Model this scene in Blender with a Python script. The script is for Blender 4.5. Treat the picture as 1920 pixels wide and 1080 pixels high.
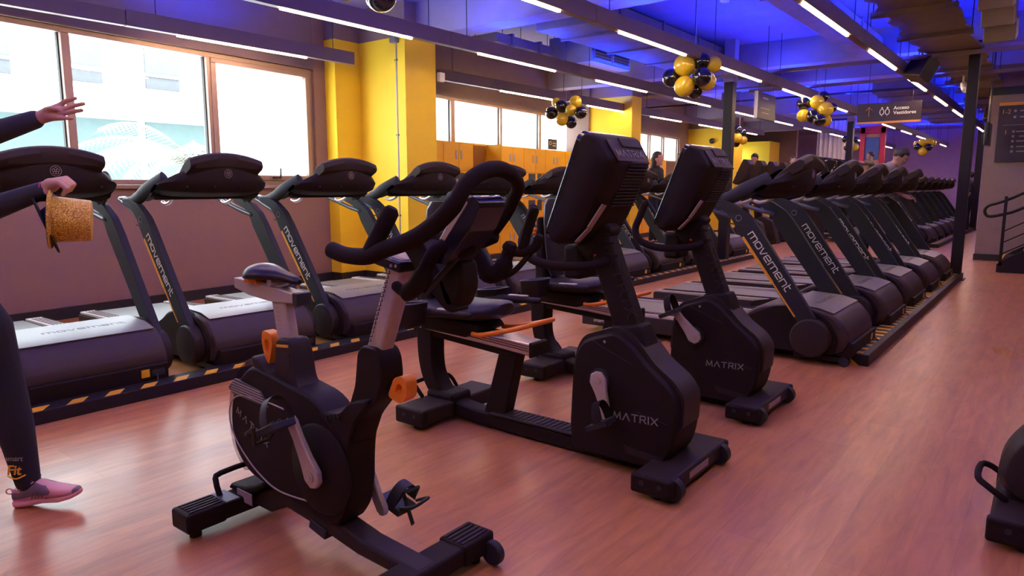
import bpy, math, random
from math import sin, cos, pi, radians as RAD, atan2, sqrt
from mathutils import Vector as V, Matrix
random.seed(7)
S = bpy.context.scene
C = S.collection
for o in list(bpy.data.objects): bpy.data.objects.remove(o)

# ---------------------------------------------------------------- camera
CAMH = 1.28
cam = bpy.data.cameras.new('camera'); co = bpy.data.objects.new('camera', cam); C.objects.link(co)
cam.sensor_width = 36; cam.lens = 1310/1920*36; cam.clip_end = 200; cam.clip_start = .05
co.location = (0, 0, CAMH); co.rotation_euler = (RAD(90-8.253), 0, RAD(37.887))
S.camera = co
# ---------------------------------------------------------------- exposure, sky, daylight
S.view_settings.view_transform = 'Standard'; S.view_settings.look = 'None'
S.view_settings.exposure = .55; S.view_settings.gamma = 1; S.view_settings.use_curve_mapping = False
S.cycles.max_bounces = 7; S.cycles.diffuse_bounces = 4; S.cycles.glossy_bounces = 3; S.cycles.transparent_max_bounces = 12
S.cycles.sample_clamp_indirect = 4.0; S.cycles.caustics_reflective = False; S.cycles.caustics_refractive = False
SKY = 13.5; LAMP = 54.0; BLUE = 200.0
w = bpy.data.worlds.new('world'); S.world = w; w.use_nodes = True
w.node_tree.nodes['Background'].inputs[0].default_value = (.93, .98, 1, 1)
w.node_tree.nodes['Background'].inputs[1].default_value = SKY

WY0, WSL = 2.6, -.085                      # left wall: x as a function of y
def wx(y): return -7.57 + WSL*(y-WY0)
WANG = math.atan(.085)
WD = V((WSL, 1, 0)).normalized(); WN = V((1, -WSL, 0)).normalized()   # along the wall, into the room
def wp(s, n, z): p = V((-7.57, WY0, 0)) + WD*s + WN*n; p.z = z; return p
def portal(s, n, z, sx, sz):
    l = bpy.data.lights.new('daylight_portal', 'AREA'); l.shape = 'RECTANGLE'; l.size = sx; l.size_y = sz
    l.cycles.is_portal = True
    o = bpy.data.objects.new('daylight_portal', l); C.objects.link(o)
    o.location = wp(s, n, z); o.rotation_euler = (RAD(90), 0, RAD(90)+WANG+pi)
    # emit toward +normal
    o.rotation_euler = (WN.to_track_quat('-Z', 'Y')).to_euler()
portal(.3, -.22, 2.05, 5.9, 1.45); portal(8.05, -.22, 2.38, 4.7, .75); portal(15.7, -.22, 2.3, 2.9, .75)

# ---------------------------------------------------------------- materials
def mat(name, col, rough=.5, metal=0, ior=1.5, em=None, es=0, spec=.5, coat=0, noise=None, bump=None, trans=0, alpha=None):
    m = bpy.data.materials.new(name); m.use_nodes = True
    nt = m.node_tree; b = nt.nodes['Principled BSDF']
    b.inputs['Base Color'].default_value = (*col, 1); b.inputs['Roughness'].default_value = rough
    b.inputs['Metallic'].default_value = metal; b.inputs['IOR'].default_value = ior; b.inputs['Specular IOR Level'].default_value = spec
    b.inputs['Coat Weight'].default_value = coat; b.inputs['Coat Roughness'].default_value = .15
    if em: b.inputs['Emission Color'].default_value = (*em, 1); b.inputs['Emission Strength'].default_value = es
    tc = nt.nodes.new('ShaderNodeTexCoord')
    n = nt.nodes.new('ShaderNodeTexNoise'); n.inputs['Scale'].default_value = (noise or (6, .12))[0]; n.inputs['Detail'].default_value = 6
    nt.links.new(tc.outputs['Object'], n.inputs['Vector'])
    amt = (noise or (6, .12))[1]
    mx = nt.nodes.new('ShaderNodeMix'); mx.data_type = 'RGBA'
    mx.inputs[6].default_value = (*[c*(1-amt) for c in col], 1); mx.inputs[7].default_value = (*[min(1, c*(1+amt)) for c in col], 1)
    nt.links.new(n.outputs['Fac'], mx.inputs[0]); nt.links.new(mx.outputs[2], b.inputs['Base Color'])
    if bump:
        n2 = nt.nodes.new('ShaderNodeTexNoise'); n2.inputs['Scale'].default_value = bump[0]
        nt.links.new(tc.outputs['Object'], n2.inputs['Vector'])
        bp = nt.nodes.new('ShaderNodeBump'); bp.inputs['Strength'].default_value = bump[1]; bp.inputs['Distance'].default_value = .002
        nt.links.new(n2.outputs['Fac'], bp.inputs['Height']); nt.links.new(bp.outputs[0], b.inputs['Normal'])
    return m
M = dict(
 plastic=mat('black_plastic', (.018, .0105, .0080), .6, spec=.16, bump=(400, .25)),
 plastic2=mat('charcoal_plastic', (.034, .022, .018), .52, spec=.2, bump=(300, .2)),
 gloss=mat('gloss_black', (.015, .013, .016), .18),
 post=mat('dark_steel_paint', (.026, .026, .026), .5, spec=.22),
 postgrey=mat('grey_steel_paint', (.10, .11, .12), .38, metal=.3),
 silver=mat('silver', (.62, .56, .58), .3, metal=.75),
 alu=mat('brushed_aluminium', (.66, .6, .62), .35, metal=.9),
 silverpaint=mat('silver_paint', (.50, .43, .43), .4, metal=.1),
 hoodtop=mat('hood_top_grey', (.24, .23, .235), .4, metal=.2),
 hoodface=mat('hood_face_charcoal', (.050, .030, .025), .5, spec=.3, bump=(300, .2)),
 belt=mat('running_belt', (.045, .044, .046), .42, spec=1.0, ior=1.9),
 foam=mat('foam_grip', (.020, .012, .010), .85, spec=.15, bump=(250, .5)),
 saddle=mat('saddle_vinyl', (.018, .009, .012), .32, spec=.25),
 seat=mat('seat_vinyl', (.02, .015, .018), .42, spec=.35, bump=(120, .2)),
 orange=mat('orange_plastic', (.9, .25, .015), .4),
 yel=mat('yellow_mark', (.85, .42, .02), .5),
 yelstripe=mat('amber_stripe', (.85, .38, .02), .45),
 white=mat('white_mark', (.8, .8, .8), .5),
 dimwhite=mat('grey_mark', (.32, .30, .31), .5),
 darkmark=mat('dark_mark', (.05, .05, .055), .5),
 paper=mat('label_paper', (.36, .27, .28), .6),
 paperink=mat('label_ink', (.28, .2, .22), .6),
 rubber=mat('rubber', (.018, .018, .018), .6),
 black=mat('satin_black', (.018, .015, .018), .35),
 steelblack=mat('black_steel', (.018, .014, .015), .45, spec=.25),
 wallp=mat('wall_paint', (.28, .165, .125), .75, noise=(40, .05), bump=(300, .15)),
 walldark=mat('upper_wall_paint', (.22, .15, .13), .8, noise=(3, .1)),
 wallpurple=mat('far_wall_paint', (.5, .38, .72), .8),
 wallgrey=mat('grey_wall_paint', (.27, .20, .165), .75),
 yellow=mat('yellow_paint', (.99, .66, .02), .6, noise=(3, .04)),
 locker=mat('locker_orange', (.99, .50, .02), .45, noise=(2, .05)),
 lockshade=mat('locker_inside_shade', (.3, .12, .01), .6),  # darkened locker orange, shade of an open compartment as colour
 framem=mat('window_frame_aluminium', (.36, .24, .20), .4, metal=.3),
 base=mat('black_baseboard', (.015, .014, .015), .5),
 ceil=mat('ceiling_concrete_uplit', (.28, .24, .42), .85, noise=(2.5, .2), bump=(40, .3)),  # grey concrete tinted blue: part of the uplight is put into the colour
 beam=mat('beam_concrete', (.30, .25, .32), .85, noise=(3, .25), bump=(40, .3)),
 duct=mat('duct_panel', (.13, .09, .07), .7, noise=(5, .25)),
 unit=mat('fan_coil_sheet', (.25, .24, .26), .5, metal=.4),
 fixture=mat('fixture_housing', (.14, .09, .09), .5),
 lampm=mat('lamp_diffuser', (1, .9, .8), .5, em=(1, .66, .36), es=LAMP),
 led=mat('blue_led', (.1, .1, 1), .5, em=(.008, .035, 1), es=BLUE),
 signm=mat('sign_board', (.035, .02, .026), .5),
 signor=mat('sign_orange', (.8, .33, .05), .5),
 byel=mat('balloon_yellow', (.75, .52, .02), .14, coat=.6),
 bblk=mat('balloon_black', (.008, .007, .012), .08, coat=.8),
 skin=mat('skin', (.52, .27, .22), .5, noise=(20, .1)),
 skin2=mat('skin_tan', (.42, .22, .16), .5),
 hair=mat('dark_hair', (.015, .01, .009), .5),
 cloth=mat('black_jersey', (.012, .011, .013), .85, bump=(500, .4)),
 cloth2=mat('charcoal_jersey', (.03, .03, .036), .85, bump=(500, .4)),
 clothgrey=mat('grey_shirt', (.3, .27, .3), .8),
 clothyel=mat('yellow_shirt', (.75, .75, .03), .8),
 clotholive=mat('olive_shirt', (.15, .14, .07), .8),
 pink=mat('pink_mesh', (.72, .33, .40), .6, bump=(600, .5)),
 pink2=mat('pink_midsole', (.75, .36, .42), .5),
 shoegrey=mat('grey_knit', (.17, .12, .13), .7, bump=(700, .5)),
 lace=mat('lace_grey', (.12, .09, .11), .7),
 facade=mat('facade_white', (.45, .45, .45), .8),
 facwin=mat('facade_window', (.078, .08, .086), 1, spec=.0),
 facgreen=mat('facade_green_glass', (.055, .075, .075), 1, spec=.0),
 palm=mat('palm_leaf', (.2, .2, .17), 1, spec=0),
 trunk=mat('palm_trunk', (.3, .25, .2), .9),
 red=mat('red_panel', (.6, .03, .04), .5),
 pblue=mat('poster_blue', (.05, .15, .45), .5),
 pskin=mat('poster_skin', (.6, .35, .25), .5),
 fabric=mat('white_fabric', (.8, .78, .85), .7),
 tvm=mat('monitor_black', (.02, .02, .025), .2),
 track=mat('carpet_patch', (.3, .25, .2), .8),
 bracelet=mat('red_bracelet', (.5, .03, .08), .5),
)
def glitter():
    m = mat('gold_glitter', (.8, .4, .03), .35, metal=.25)
    nt = m.node_tree; b = nt.nodes['Principled BSDF']
    tc = nt.nodes.new('ShaderNodeTexCoord'); v = nt.nodes.new('ShaderNodeTexVoronoi'); v.inputs['Scale'].default_value = 330
    nt.links.new(tc.outputs['Object'], v.inputs['Vector'])
    r = nt.nodes.new('ShaderNodeValToRGB'); r.color_ramp.elements[0].color = (.5, .23, .008, 1); r.color_ramp.elements[1].color = (1, .70, .11, 1)
    r.color_ramp.elements[0].position = .25; r.color_ramp.elements[1].position = .95
    sp = nt.nodes.new('ShaderNodeSeparateColor'); nt.links.new(v.outputs['Color'], sp.inputs[0]); nt.links.new(sp.outputs[0], r.inputs[0])
    nt.links.new(r.outputs[0], b.inputs['Base Color'])
    mn = nt.nodes.new('ShaderNodeVectorMath'); mn.operation = 'SUBTRACT'; mn.inputs[1].default_value = (.5, .5, .5)
    sc = nt.nodes.new('ShaderNodeVectorMath'); sc.operation = 'SCALE'; sc.inputs['Scale'].default_value = 1.1
    ad = nt.nodes.new('ShaderNodeVectorMath'); ad.operation = 'ADD'; ge = nt.nodes.new('ShaderNodeNewGeometry')
    nm = nt.nodes.new('ShaderNodeVectorMath'); nm.operation = 'NORMALIZE'
    nt.links.new(v.outputs['Color'], mn.inputs[0]); nt.links.new(mn.outputs[0], sc.inputs[0]); nt.links.new(sc.outputs[0], ad.inputs[0])
    nt.links.new(ge.outputs['Normal'], ad.inputs[1]); nt.links.new(ad.outputs[0], nm.inputs[0]); nt.links.new(nm.outputs[0], b.inputs['Normal'])
    return m
M['gold'] = glitter()
def floor_mat():
    m = bpy.data.materials.new('wood_plank_floor'); m.use_nodes = True; nt = m.node_tree; b = nt.nodes['Principled BSDF']; L = nt.links.new
    N = nt.nodes.new
    tc = N('ShaderNodeTexCoord'); mp = N('ShaderNodeMapping'); mp.inputs['Rotation'].default_value = (0, 0, RAD(90)); L(tc.outputs['Object'], mp.inputs[0])
    br = N('ShaderNodeTexBrick'); br.inputs['Scale'].default_value = 1; br.inputs['Brick Width'].default_value = 1.22; br.inputs['Row Height'].default_value = .18
    br.inputs['Mortar Size'].default_value = .0012; br.inputs['Mortar Smooth'].default_value = .3; br.offset = .37
    br.inputs['Color1'].default_value = (.57, .245, .092, 1); br.inputs['Color2'].default_value = (.49, .195, .074, 1); br.inputs['Mortar'].default_value = (.36, .15, .08, 1)
    L(mp.outputs[0], br.inputs[0])
    m2 = N('ShaderNodeMapping'); m2.inputs['Scale'].default_value = (9, 1.1, 1); L(tc.outputs['Object'], m2.inputs[0])
    n = N('ShaderNodeTexNoise'); n.inputs['Scale'].default_value = 2.2; n.inputs['Detail'].default_value = 9; n.inputs['Roughness'].default_value = .62; n.inputs['Distortion'].default_value = .7
    L(m2.outputs[0], n.inputs[0])
    r = N('ShaderNodeValToRGB'); r.color_ramp.elements[0].position = .3; r.color_ramp.elements[1].position = .62
    r.color_ramp.elements[0].color = (.62, .56, .54, 1); r.color_ramp.elements[1].color = (1.08, 1.05, 1.03, 1); L(n.outputs['Fac'], r.inputs[0])
    mx = N('ShaderNodeMix'); mx.data_type = 'RGBA'; mx.blend_type = 'MULTIPLY'; mx.inputs[0].default_value = .75
    L(br.outputs['Color'], mx.inputs[6]); L(r.outputs[0], mx.inputs[7])
    # knots
    m3 = N('ShaderNodeMapping'); m3.inputs['Scale'].default_value = (3.5, 1.0, 1); L(tc.outputs['Object'], m3.inputs[0])
    vo = N('ShaderNodeTexVoronoi'); vo.inputs['Scale'].default_value = 1.6; L(m3.outputs[0], vo.inputs[0])
    kr = N('ShaderNodeValToRGB'); kr.color_ramp.elements[0].position = .03; kr.color_ramp.elements[1].position = .09
    kr.color_ramp.elements[0].color = (.5, .42, .4, 1); kr.color_ramp.elements[1].color = (1, 1, 1, 1); L(vo.outputs['Distance'], kr.inputs[0])
    mk = N('ShaderNodeMix'); mk.data_type = 'RGBA'; mk.blend_type = 'MULTIPLY'; mk.inputs[0].default_value = .35
    L(mx.outputs[2], mk.inputs[6]); L(kr.outputs[0], mk.inputs[7]); L(mk.outputs[2], b.inputs['Base Color'])
    n2 = N('ShaderNodeTexNoise'); n2.inputs['Scale'].default_value = 1.3; L(tc.outputs['Object'], n2.inputs[0])
    mr = N('ShaderNodeMapRange'); mr.inputs['To Min'].default_value = .24; mr.inputs['To Max'].default_value = .36; L(n2.outputs['Fac'], mr.inputs[0]); L(mr.outputs[0], b.inputs['Roughness'])
    bp = N('ShaderNodeBump'); bp.inputs['Strength'].default_value = .25; bp.inputs['Distance'].default_value = .0015; L(n.outputs['Fac'], bp.inputs['Height']); L(bp.outputs[0], b.inputs['Normal'])
    return m
M['floor'] = floor_mat()
def glass_mat(name, tint, frost=0):
    m = bpy.data.materials.new(name); m.use_nodes = True; nt = m.node_tree; nt.nodes.clear(); N = nt.nodes.new; L = nt.links.new
    o = N('ShaderNodeOutputMaterial'); t = N('ShaderNodeBsdfTransparent'); t.inputs[0].default_value = (*tint, 1)
    g = N('ShaderNodeBsdfGlossy'); g.inputs['Roughness'].default_value = .02; lw = N('ShaderNodeLayerWeight'); lw.inputs[0].default_value = .5; pw = N('ShaderNodeMath'); pw.operation = 'POWER'; pw.inputs[1].default_value = 5
    f = N('ShaderNodeMath'); f.operation = 'MULTIPLY_ADD'; f.inputs[1].default_value = .9; f.inputs[2].default_value = .04; L(lw.outputs['Facing'], pw.inputs[0]); L(pw.outputs[0], f.inputs[0])
    mx = N('ShaderNodeMixShader'); L(f.outputs[0], mx.inputs[0]); L(g.outputs[0], mx.inputs[2])
    if frost:
        tr = N('ShaderNodeBsdfTranslucent'); tr.inputs[0].default_value = (.95, .97, 1, 1)
        m2 = N('ShaderNodeMixShader'); m2.inputs[0].default_value = frost; L(t.outputs[0], m2.inputs[1]); L(tr.outputs[0], m2.inputs[2]); L(m2.outputs[0], mx.inputs[1])
    else: L(t.outputs[0], mx.inputs[1])
    L(mx.outputs[0], o.inputs[0]); return m
M['glass'] = glass_mat('window_glass', (.93, .97, .98)); M['frost'] = glass_mat('frosted_glass', (.9, .93, .95), .55)
M['clearplastic'] = glass_mat('clear_plastic_guard', (.75, .72, .74))

# ---------------------------------------------------------------- mesh helpers
def rnd(pts, r, n=3):
    out = []; k = len(pts)
    for i in range(k):
        p = V(pts[i]); a = V(pts[i-1]); b = V(pts[(i+1) % k])
        ra = min(r, (a-p).length*.45, (b-p).length*.45)
        s = p+(a-p).normalized()*ra; e = p+(b-p).normalized()*ra
        for j in range(n+1):
            t = j/n; out.append(tuple((s*(1-t)**2+p*2*t*(1-t)+e*t*t)))
    return out
def smooth(pts, n=6):
    P = [V(p) for p in pts]; out = []
    for i in range(len(P)-1):
        a = P[max(0, i-1)]; b = P[i]; c = P[i+1]; d = P[min(len(P)-1, i+2)]
        for j in range(n):
            t = j/n
            out.append(.5*((2*b)+(c-a)*t+(2*a-5*b+4*c-d)*t*t+(3*b-a-3*c+d)*t**3))
    out.append(P[-1]); return out
class MB:
    def __init__(s): s.v = []; s.f = []
    def add(s, vs, fs):
        o = len(s.v); s.v += [tuple(v) for v in vs]; s.f += [tuple(i+o for i in f) for f in fs]; return s
    def box(s, c, d, rot=None):
        hx, hy, hz = d[0]/2, d[1]/2, d[2]/2
        vs = [V((x*hx, y*hy, z*hz)) for x in (-1, 1) for y in (-1, 1) for z in (-1, 1)]
        if rot is not None: vs = [rot @ v for v in vs]
        vs = [v+V(c) for v in vs]
        return s.add(vs, [(0, 1, 3, 2), (4, 6, 7, 5), (0, 4, 5, 1), (2, 3, 7, 6), (0, 2, 6, 4), (1, 5, 7, 3)])
    def bar(s, a, b, wd, ht, side=None):
        a = V(a); b = V(b); d = (b-a).normalized(); sd = V(side) if side else (V((0, 0, 1)).cross(d) if abs(d.z) < .95 else V((0, 1, 0)))
        sd = (sd-d*sd.dot(d)).normalized(); up = d.cross(sd)
        vs = [p+sd*(i*wd/2)+up*(j*ht/2) for p in (a, b) for i, j in ((-1, -1), (1, -1), (1, 1), (-1, 1))]
        return s.add(vs, [(0, 3, 2, 1), (4, 5, 6, 7), (0, 1, 5, 4), (1, 2, 6, 5), (2, 3, 7, 6), (3, 0, 4, 7)])
    def prism(s, pts, y0, y1, pl='xz'):
        n = len(pts)
        def mk(a, b, t): return {'xz': (a, t, b), 'xy': (a, b, t), 'yz': (t, a, b)}[pl]
        vs = [mk(a, b, y0) for a, b in pts]+[mk(a, b, y1) for a, b in pts]
        return s.add(vs, [tuple(range(n))[::-1], tuple(range(n, 2*n))]+[(i, (i+1) % n, n+(i+1) % n, n+i) for i in range(n)])
    def loft(s, secs, caps=True, closed=False):
        n = len(secs[0]); vs = [p for q in secs for p in q]; fs = []
        m = len(secs)
        for k in range(m if closed else m-1):
            k2 = (k+1) % m
            for i in range(n): fs.append((k*n+i, k*n+(i+1) % n, k2*n+(i+1) % n, k2*n+i))
        if caps and not closed: fs += [tuple(range(n))[::-1], tuple(range((m-1)*n, m*n))]
        return s.add(vs, fs)
    def tube(s, path, r, n=10, fl=1.0, closed=False, up=None):
        P = [V(p) for p in path]; m = len(P); R = r if isinstance(r, (list, tuple)) else [r]*m
        if len(R) != m: R = [R[min(len(R)-1, int(i*len(R)/m))] for i in range(m)]
        t0 = (P[1]-P[0]).normalized(); u = V(up) if up else (V((0, 0, 1)) if abs(t0.z) < .9 else V((0, 1, 0)))
        secs = []
        for i in range(m):
            t = (P[min(m-1, i+1)]-P[max(0, i-1)]) if not closed else (P[(i+1) % m]-P[i-1])
            t.normalize(); u = (u-t*u.dot(t)).normalized(); b = t.cross(u)
            secs.append([P[i]+u*(cos(a)*R[i]*fl)+b*(sin(a)*R[i]) for a in [2*pi*k/n for k in range(n)]])
        if not closed:   # rounded ends
            for e, sg in ((0, -1), (m-1, 1)):
                t = (P[e]-P[1 if e == 0 else m-2]).normalized(); sec = []
                for q in (.6,):
                    sec.append([P[e]+t*R[e]*.5+(p-P[e])*q for p in secs[0 if e == 0 else -1]])
                secs = sec+secs if e == 0 else secs+sec
        return s.loft(secs, closed=closed)
    def cyl(s, a, b, r, n=20, r2=None):
        a = V(a); b = V(b); d = (b-a).normalized(); u = V((0, 0, 1)) if abs(d.z) < .9 else V((1, 0, 0)); u = (u-d*u.dot(d)).normalized(); w_ = d.cross(u)
        r2 = r if r2 is None else r2
        return s.loft([[p+u*(cos(t)*q)+w_*(sin(t)*q) for t in [2*pi*k/n for k in range(n)]] for p, q in ((a, r), (b, r2))])
    def lathe(s, prof, a=(0, 0, 0), ax=(0, 0, 1), n=24):
        a = V(a); d = V(ax).normalized(); u = V((0, 0, 1)) if abs(d.z) < .9 else V((1, 0, 0)); u = (u-d*u.dot(d)).normalized(); w_ = d.cross(u)
        return s.loft([[a+d*h+u*(cos(t)*r)+w_*(sin(t)*r) for t in [2*pi*k/n for k in range(n)]] for r, h in prof])
    def ell(s, c, r, n=16, m=10, rot=None):
        c = V(c); r = (r, r, r) if isinstance(r, (int, float)) else r; secs = []
        for i in range(m+1):
            ph = pi*(i+.0)/m; ph = min(max(ph, .02), pi-.02)
            sec = [V((r[0]*sin(ph)*cos(t), r[1]*sin(ph)*sin(t), -r[2]*cos(ph))) for t in [2*pi*k/n for k in range(n)]]
            secs.append([c+(rot @ v if rot is not None else v) for v in sec])
        return s.loft(secs)
    def build(s, name, m, parent=None, bev=0, sm=True, org=None, seg=2, ang=35):
        me = bpy.data.meshes.new(name)
        off = V(org) if org is not None else (V(parent['o']) if parent is not None and 'o' in parent else V((0, 0, 0)))
        me.from_pydata([tuple(V(v)-off) for v in s.v], [], s.f); me.validate(); me.update()
        me.materials.append(M[m] if isinstance(m, str) else m)
        o = bpy.data.objects.new(name, me); C.objects.link(o)
        if parent is not None: o.parent = parent; o['o'] = tuple(off)
        elif org is not None: o.location = org
        fix_normals(me)
        if bev:
            b = o.modifiers.new('b', 'BEVEL'); b.width = bev; b.segments = seg; b.limit_method = 'ANGLE'; b.angle_limit = RAD(ang)
        if sm:
            for p in me.polygons: p.use_smooth = True
            try: me.set_sharp_from_angle(angle=RAD(40))
            except Exception: pass
            if bev: o.modifiers.new('w', 'WEIGHTED_NORMAL').keep_sharp = True
        return o
import bmesh
def fix_normals(me):
    bm = bmesh.new(); bm.from_mesh(me); bmesh.ops.recalc_face_normals(bm, faces=bm.faces); bm.to_mesh(me); bm.free()
def tag(o, label=None, cat=None, group=None, kind=None):
    if label: o['label'] = label
    if cat: o['category'] = cat
    if group: o['group'] = group
    if kind: o['kind'] = kind
    return o
def thing(name, label, cat, loc=(0, 0, 0), group=None, rz=0):
    o = bpy.data.objects.new(name, None); C.objects.link(o); o.location = loc; o.rotation_euler.z = rz; o.empty_display_size = .1
    return tag(o, label, cat, group)
def wthing(name, label, cat, loc, group=None):      # children are given in world coordinates
    o = thing(name, label, cat, loc, group); o['o'] = tuple(loc); return o
def sub(parent, o):
    o.parent = parent; return o
def kids(o): return [c for c in C.objects if c.parent == o]
KID = {}
def copy_tree(o, parent=None):
    c = o.copy(); C.objects.link(c); c.parent = parent
    for k in list(o.children): copy_tree(k, c)
    return c
def struct(o): o['kind'] = 'structure'; return o
# stroke lettering: every letter a set of poly-lines in a 1 x 1 cell
GL = {
 'M': (1.15, [[(0, 0), (.1, 1), (.57, .12), (1.05, 1), (1.15, 0)]]), 'A': (1.05, [[(0, 0), (.52, 1), (1.05, 0)]]), 'T': (.95, [[(0, 1), (.95, 1)], [(.47, 1), (.47, 0)]]),
 'R': (.85, [[(0, 0), (0, 1), (.7, 1), (.85, .85), (.85, .6), (.7, .45), (.15, .45)], [(.5, .45), (.9, 0)]]), 'I': (.1, [[(.05, 0), (.05, 1)]]),
 'X': (.95, [[(0, 0), (.95, 1)], [(0, 1), (.95, 0)]]),
 'm': (1.25, [[(0, 0), (0, .7), (1.1, .7), (1.25, .58), (1.25, 0)], [(.63, .7), (.63, 0)]]),
 'o': (.8, [[(.12, 0), (0, .12), (0, .58), (.12, .7), (.68, .7), (.8, .58), (.8, .12), (.68, 0), (.12, 0)]]),
 'v': (.75, [[(0, .7), (.28, 0), (.42, 0), (.75, .7)]]),
 'e': (.78, [[(.72, 0), (.12, 0), (0, .12), (0, .58), (.12, .7), (.66, .7), (.78, .58), (.78, .34), (.02, .34)]]),
 'n': (.75, [[(0, 0), (0, .7), (.62, .7), (.75, .58), (.75, 0)]]), 't': (.5, [[(.05, .95), (.05, .12), (.17, 0), (.5, 0)], [(.05, .7), (.45, .7)]]),
}
def strokes(text, org, u, v, h, wgt, gap=.28, depth=.002, ymir=None):
    """lettering laid out from org along u, letters rising along v, as thin raised strokes"""
    mb = MB(); org = V(org); u = V(u).normalized(); v = V(v).normalized(); n = u.cross(v); x = 0
    for ch in text:
        wd, ls = GL[ch]
        for l in ls:
            for (a, b), (c, d) in zip(l, l[1:]):
                p = org+u*((x+a)*h)+v*(b*h); q = org+u*((x+c)*h)+v*(d*h)
                e = (q-p).normalized()*wgt*.5
                mb.bar(p-e+n*depth/2, q+e+n*depth/2, wgt, depth, side=(q-p).cross(n))
        x += wd+gap
    return mb
def text_mesh(txt, size, depth=.001, shear=0, bold=0):
    cu = bpy.data.curves.new('lettering', 'FONT'); cu.body = txt; cu.size = size; cu.extrude = depth; cu.shear = shear; cu.offset = bold; cu.space_line = 1.0
    o = bpy.data.objects.new('lettering', cu); C.objects.link(o)
    dg = bpy.context.evaluated_depsgraph_get(); me = bpy.data.meshes.new_from_object(o.evaluated_get(dg))
    bpy.data.objects.remove(o); return me
def place_text(name, txt, size, m, parent, loc, u, v, **k):
    me = text_mesh(txt, size, **k); me.materials.clear(); me.materials.append(M[m])
    o = bpy.data.objects.new(name, me); C.objects.link(o)
    u = V(u).normalized(); v = V(v).normalized(); n = u.cross(v)
    mt = Matrix((u, v, n)).transposed().to_4x4()
    off = V(parent['o']) if parent is not None and 'o' in parent else V((0, 0, 0))
    mt.translation = V(loc)-off; o.parent = parent; o.matrix_local = mt
    if parent is None: o.matrix_world = mt
    return o
ORD = ['nearest', 'second nearest', 'third nearest', 'fourth nearest', 'fifth nearest', 'sixth nearest', 'seventh nearest', 'eighth nearest', 'ninth nearest', 'tenth nearest', 'eleventh nearest', 'twelfth nearest']

# ================================================================ THE SETTING
XR, YB, YF, ZC = 4.2, -3.2, 34.0, 3.62
def wall_quad(mb, s0, s1, z0, z1, th=.25, n=0):
    p = [wp(s0, n, 0), wp(s1, n, 0), wp(s1, n-th, 0), wp(s0, n-th, 0)]
    mb.prism([(q.x, q.y) for q in p], z0, z1, 'xy')
room = [(wx(YB-.3)-.24, YB-.3), (XR+.2, YB-.3), (XR+.2, YF+.3), (wx(YF+.3)-.24, YF+.3)]
mb = MB(); mb.prism(room, -.1, 0, 'xy'); struct(mb.build('floor', 'floor', sm=False))
mb = MB(); mb.prism(room, ZC, ZC+.2, 'xy'); struct(mb.build('ceiling', 'ceil', sm=False))
# left wall: windows between s = -2.7..3.30 (z 1.33..2.78), 5.6..10.42 (z 1.99..2.72), 14.2..17.1
mb = MB()
SE = 33.0
wall_quad(mb, -6.2, -2.75, 0, ZC); wall_quad(mb, -2.75, 3.27, 0, 1.30); wall_quad(mb, 3.27, 5.5, 0, ZC)
wall_quad(mb, 5.5, 10.42, 0, 1.98); wall_quad(mb, 10.42, 14.2, 0, ZC); wall_quad(mb, 14.2, 17.15, 0, 1.98); wall_quad(mb, 17.15, 22.2, 0, ZC); wall_quad(mb, 22.2, 23.6, 0, 1.6); wall_quad(mb, 22.2, 23.6, 2.6, ZC); wall_quad(mb, 23.6, SE, 0, ZC)
struct(mb.build('wall_left', 'wallp', sm=False))
mb = MB(); wall_quad(mb, -2.75, 3.27, 2.79, ZC); wall_quad(mb, 5.5, 10.42, 2.75, ZC); wall_quad(mb, 14.2, 17.15, 2.70, ZC)
struct(mb.build('wall_left_upper', 'walldark', sm=False))
mb = MB(); wall_quad(mb, -6, 3.5, 0, .115, .02, .02); struct(mb.build('baseboard_left', 'base', sm=False))
mb = MB(); mb.box((XR+.1, (YB+YF)/2, ZC/2), (.2, YF-YB, ZC)); struct(mb.build('wall_right', 'walldark', sm=False))
mb = MB(); mb.box(((XR-7.2)/2, YB-.1, ZC/2), (XR+7.4, .2, ZC)); struct(mb.build('wall_back', 'wallgrey', sm=False))
mb = MB(); mb.box(((XR-10.3)/2, YF+.1, ZC/2), (XR+10.4, .2, ZC)); struct(mb.build('wall_front', 'wallpurple', sm=False))
mb = MB(); mb.box((-8.75, 27.1, ZC/2), (1.9, .2, ZC)); struct(mb.build('wall_partition', 'wallgrey', sm=False))
# windows
def window(n, s0, s1, z0, z1, panes, frost, fw=.055, mull=.045):
    w_ = bpy.data.objects.new('window_%d' % n, None); C.objects.link(w_); struct(w_); w_['o'] = (0, 0, 0)
    def q(mb, a, b, c, d, n0=-.16, n1=-.04):
        p = [wp(a, n0, 0), wp(b, n0, 0), wp(b, n1, 0), wp(a, n1, 0)]; mb.prism([(t.x, t.y) for t in p], c, d, 'xy')
    mb = MB(); q(mb, s0, s1, z0, z0+fw); q(mb, s0, s1, z1-fw, z1); q(mb, s0, s0+fw, z0+fw, z1-fw); q(mb, s1-fw, s1, z0+fw, z1-fw)
    for a, b in zip(panes, panes[1:]): q(mb, a[1], b[0], z0+fw, z1-fw, -.15, -.035)
    mb.build('window_frame', 'framem', w_, sm=False, bev=.006)
    for i, (a, b) in enumerate(panes):
        mb = MB(); q(mb, a, b, z0+fw, z1-fw, -.105, -.097)
        mb.build('pane', 'frost' if frost[i] else 'glass', w_, sm=False)
        mb = MB()
        for e in (a, b-.012): q(mb, e, e+.012, z0+fw, z1-fw, -.12, -.08)
        mb.build('gasket', 'rubber', w_, sm=False)
    return w_
w1 = window(1, -2.75, 3.27, 1.30, 2.79, [(-2.69, -1.3), (-1.2, .22), (.30, 1.745)], [0, 0, 0])
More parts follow.
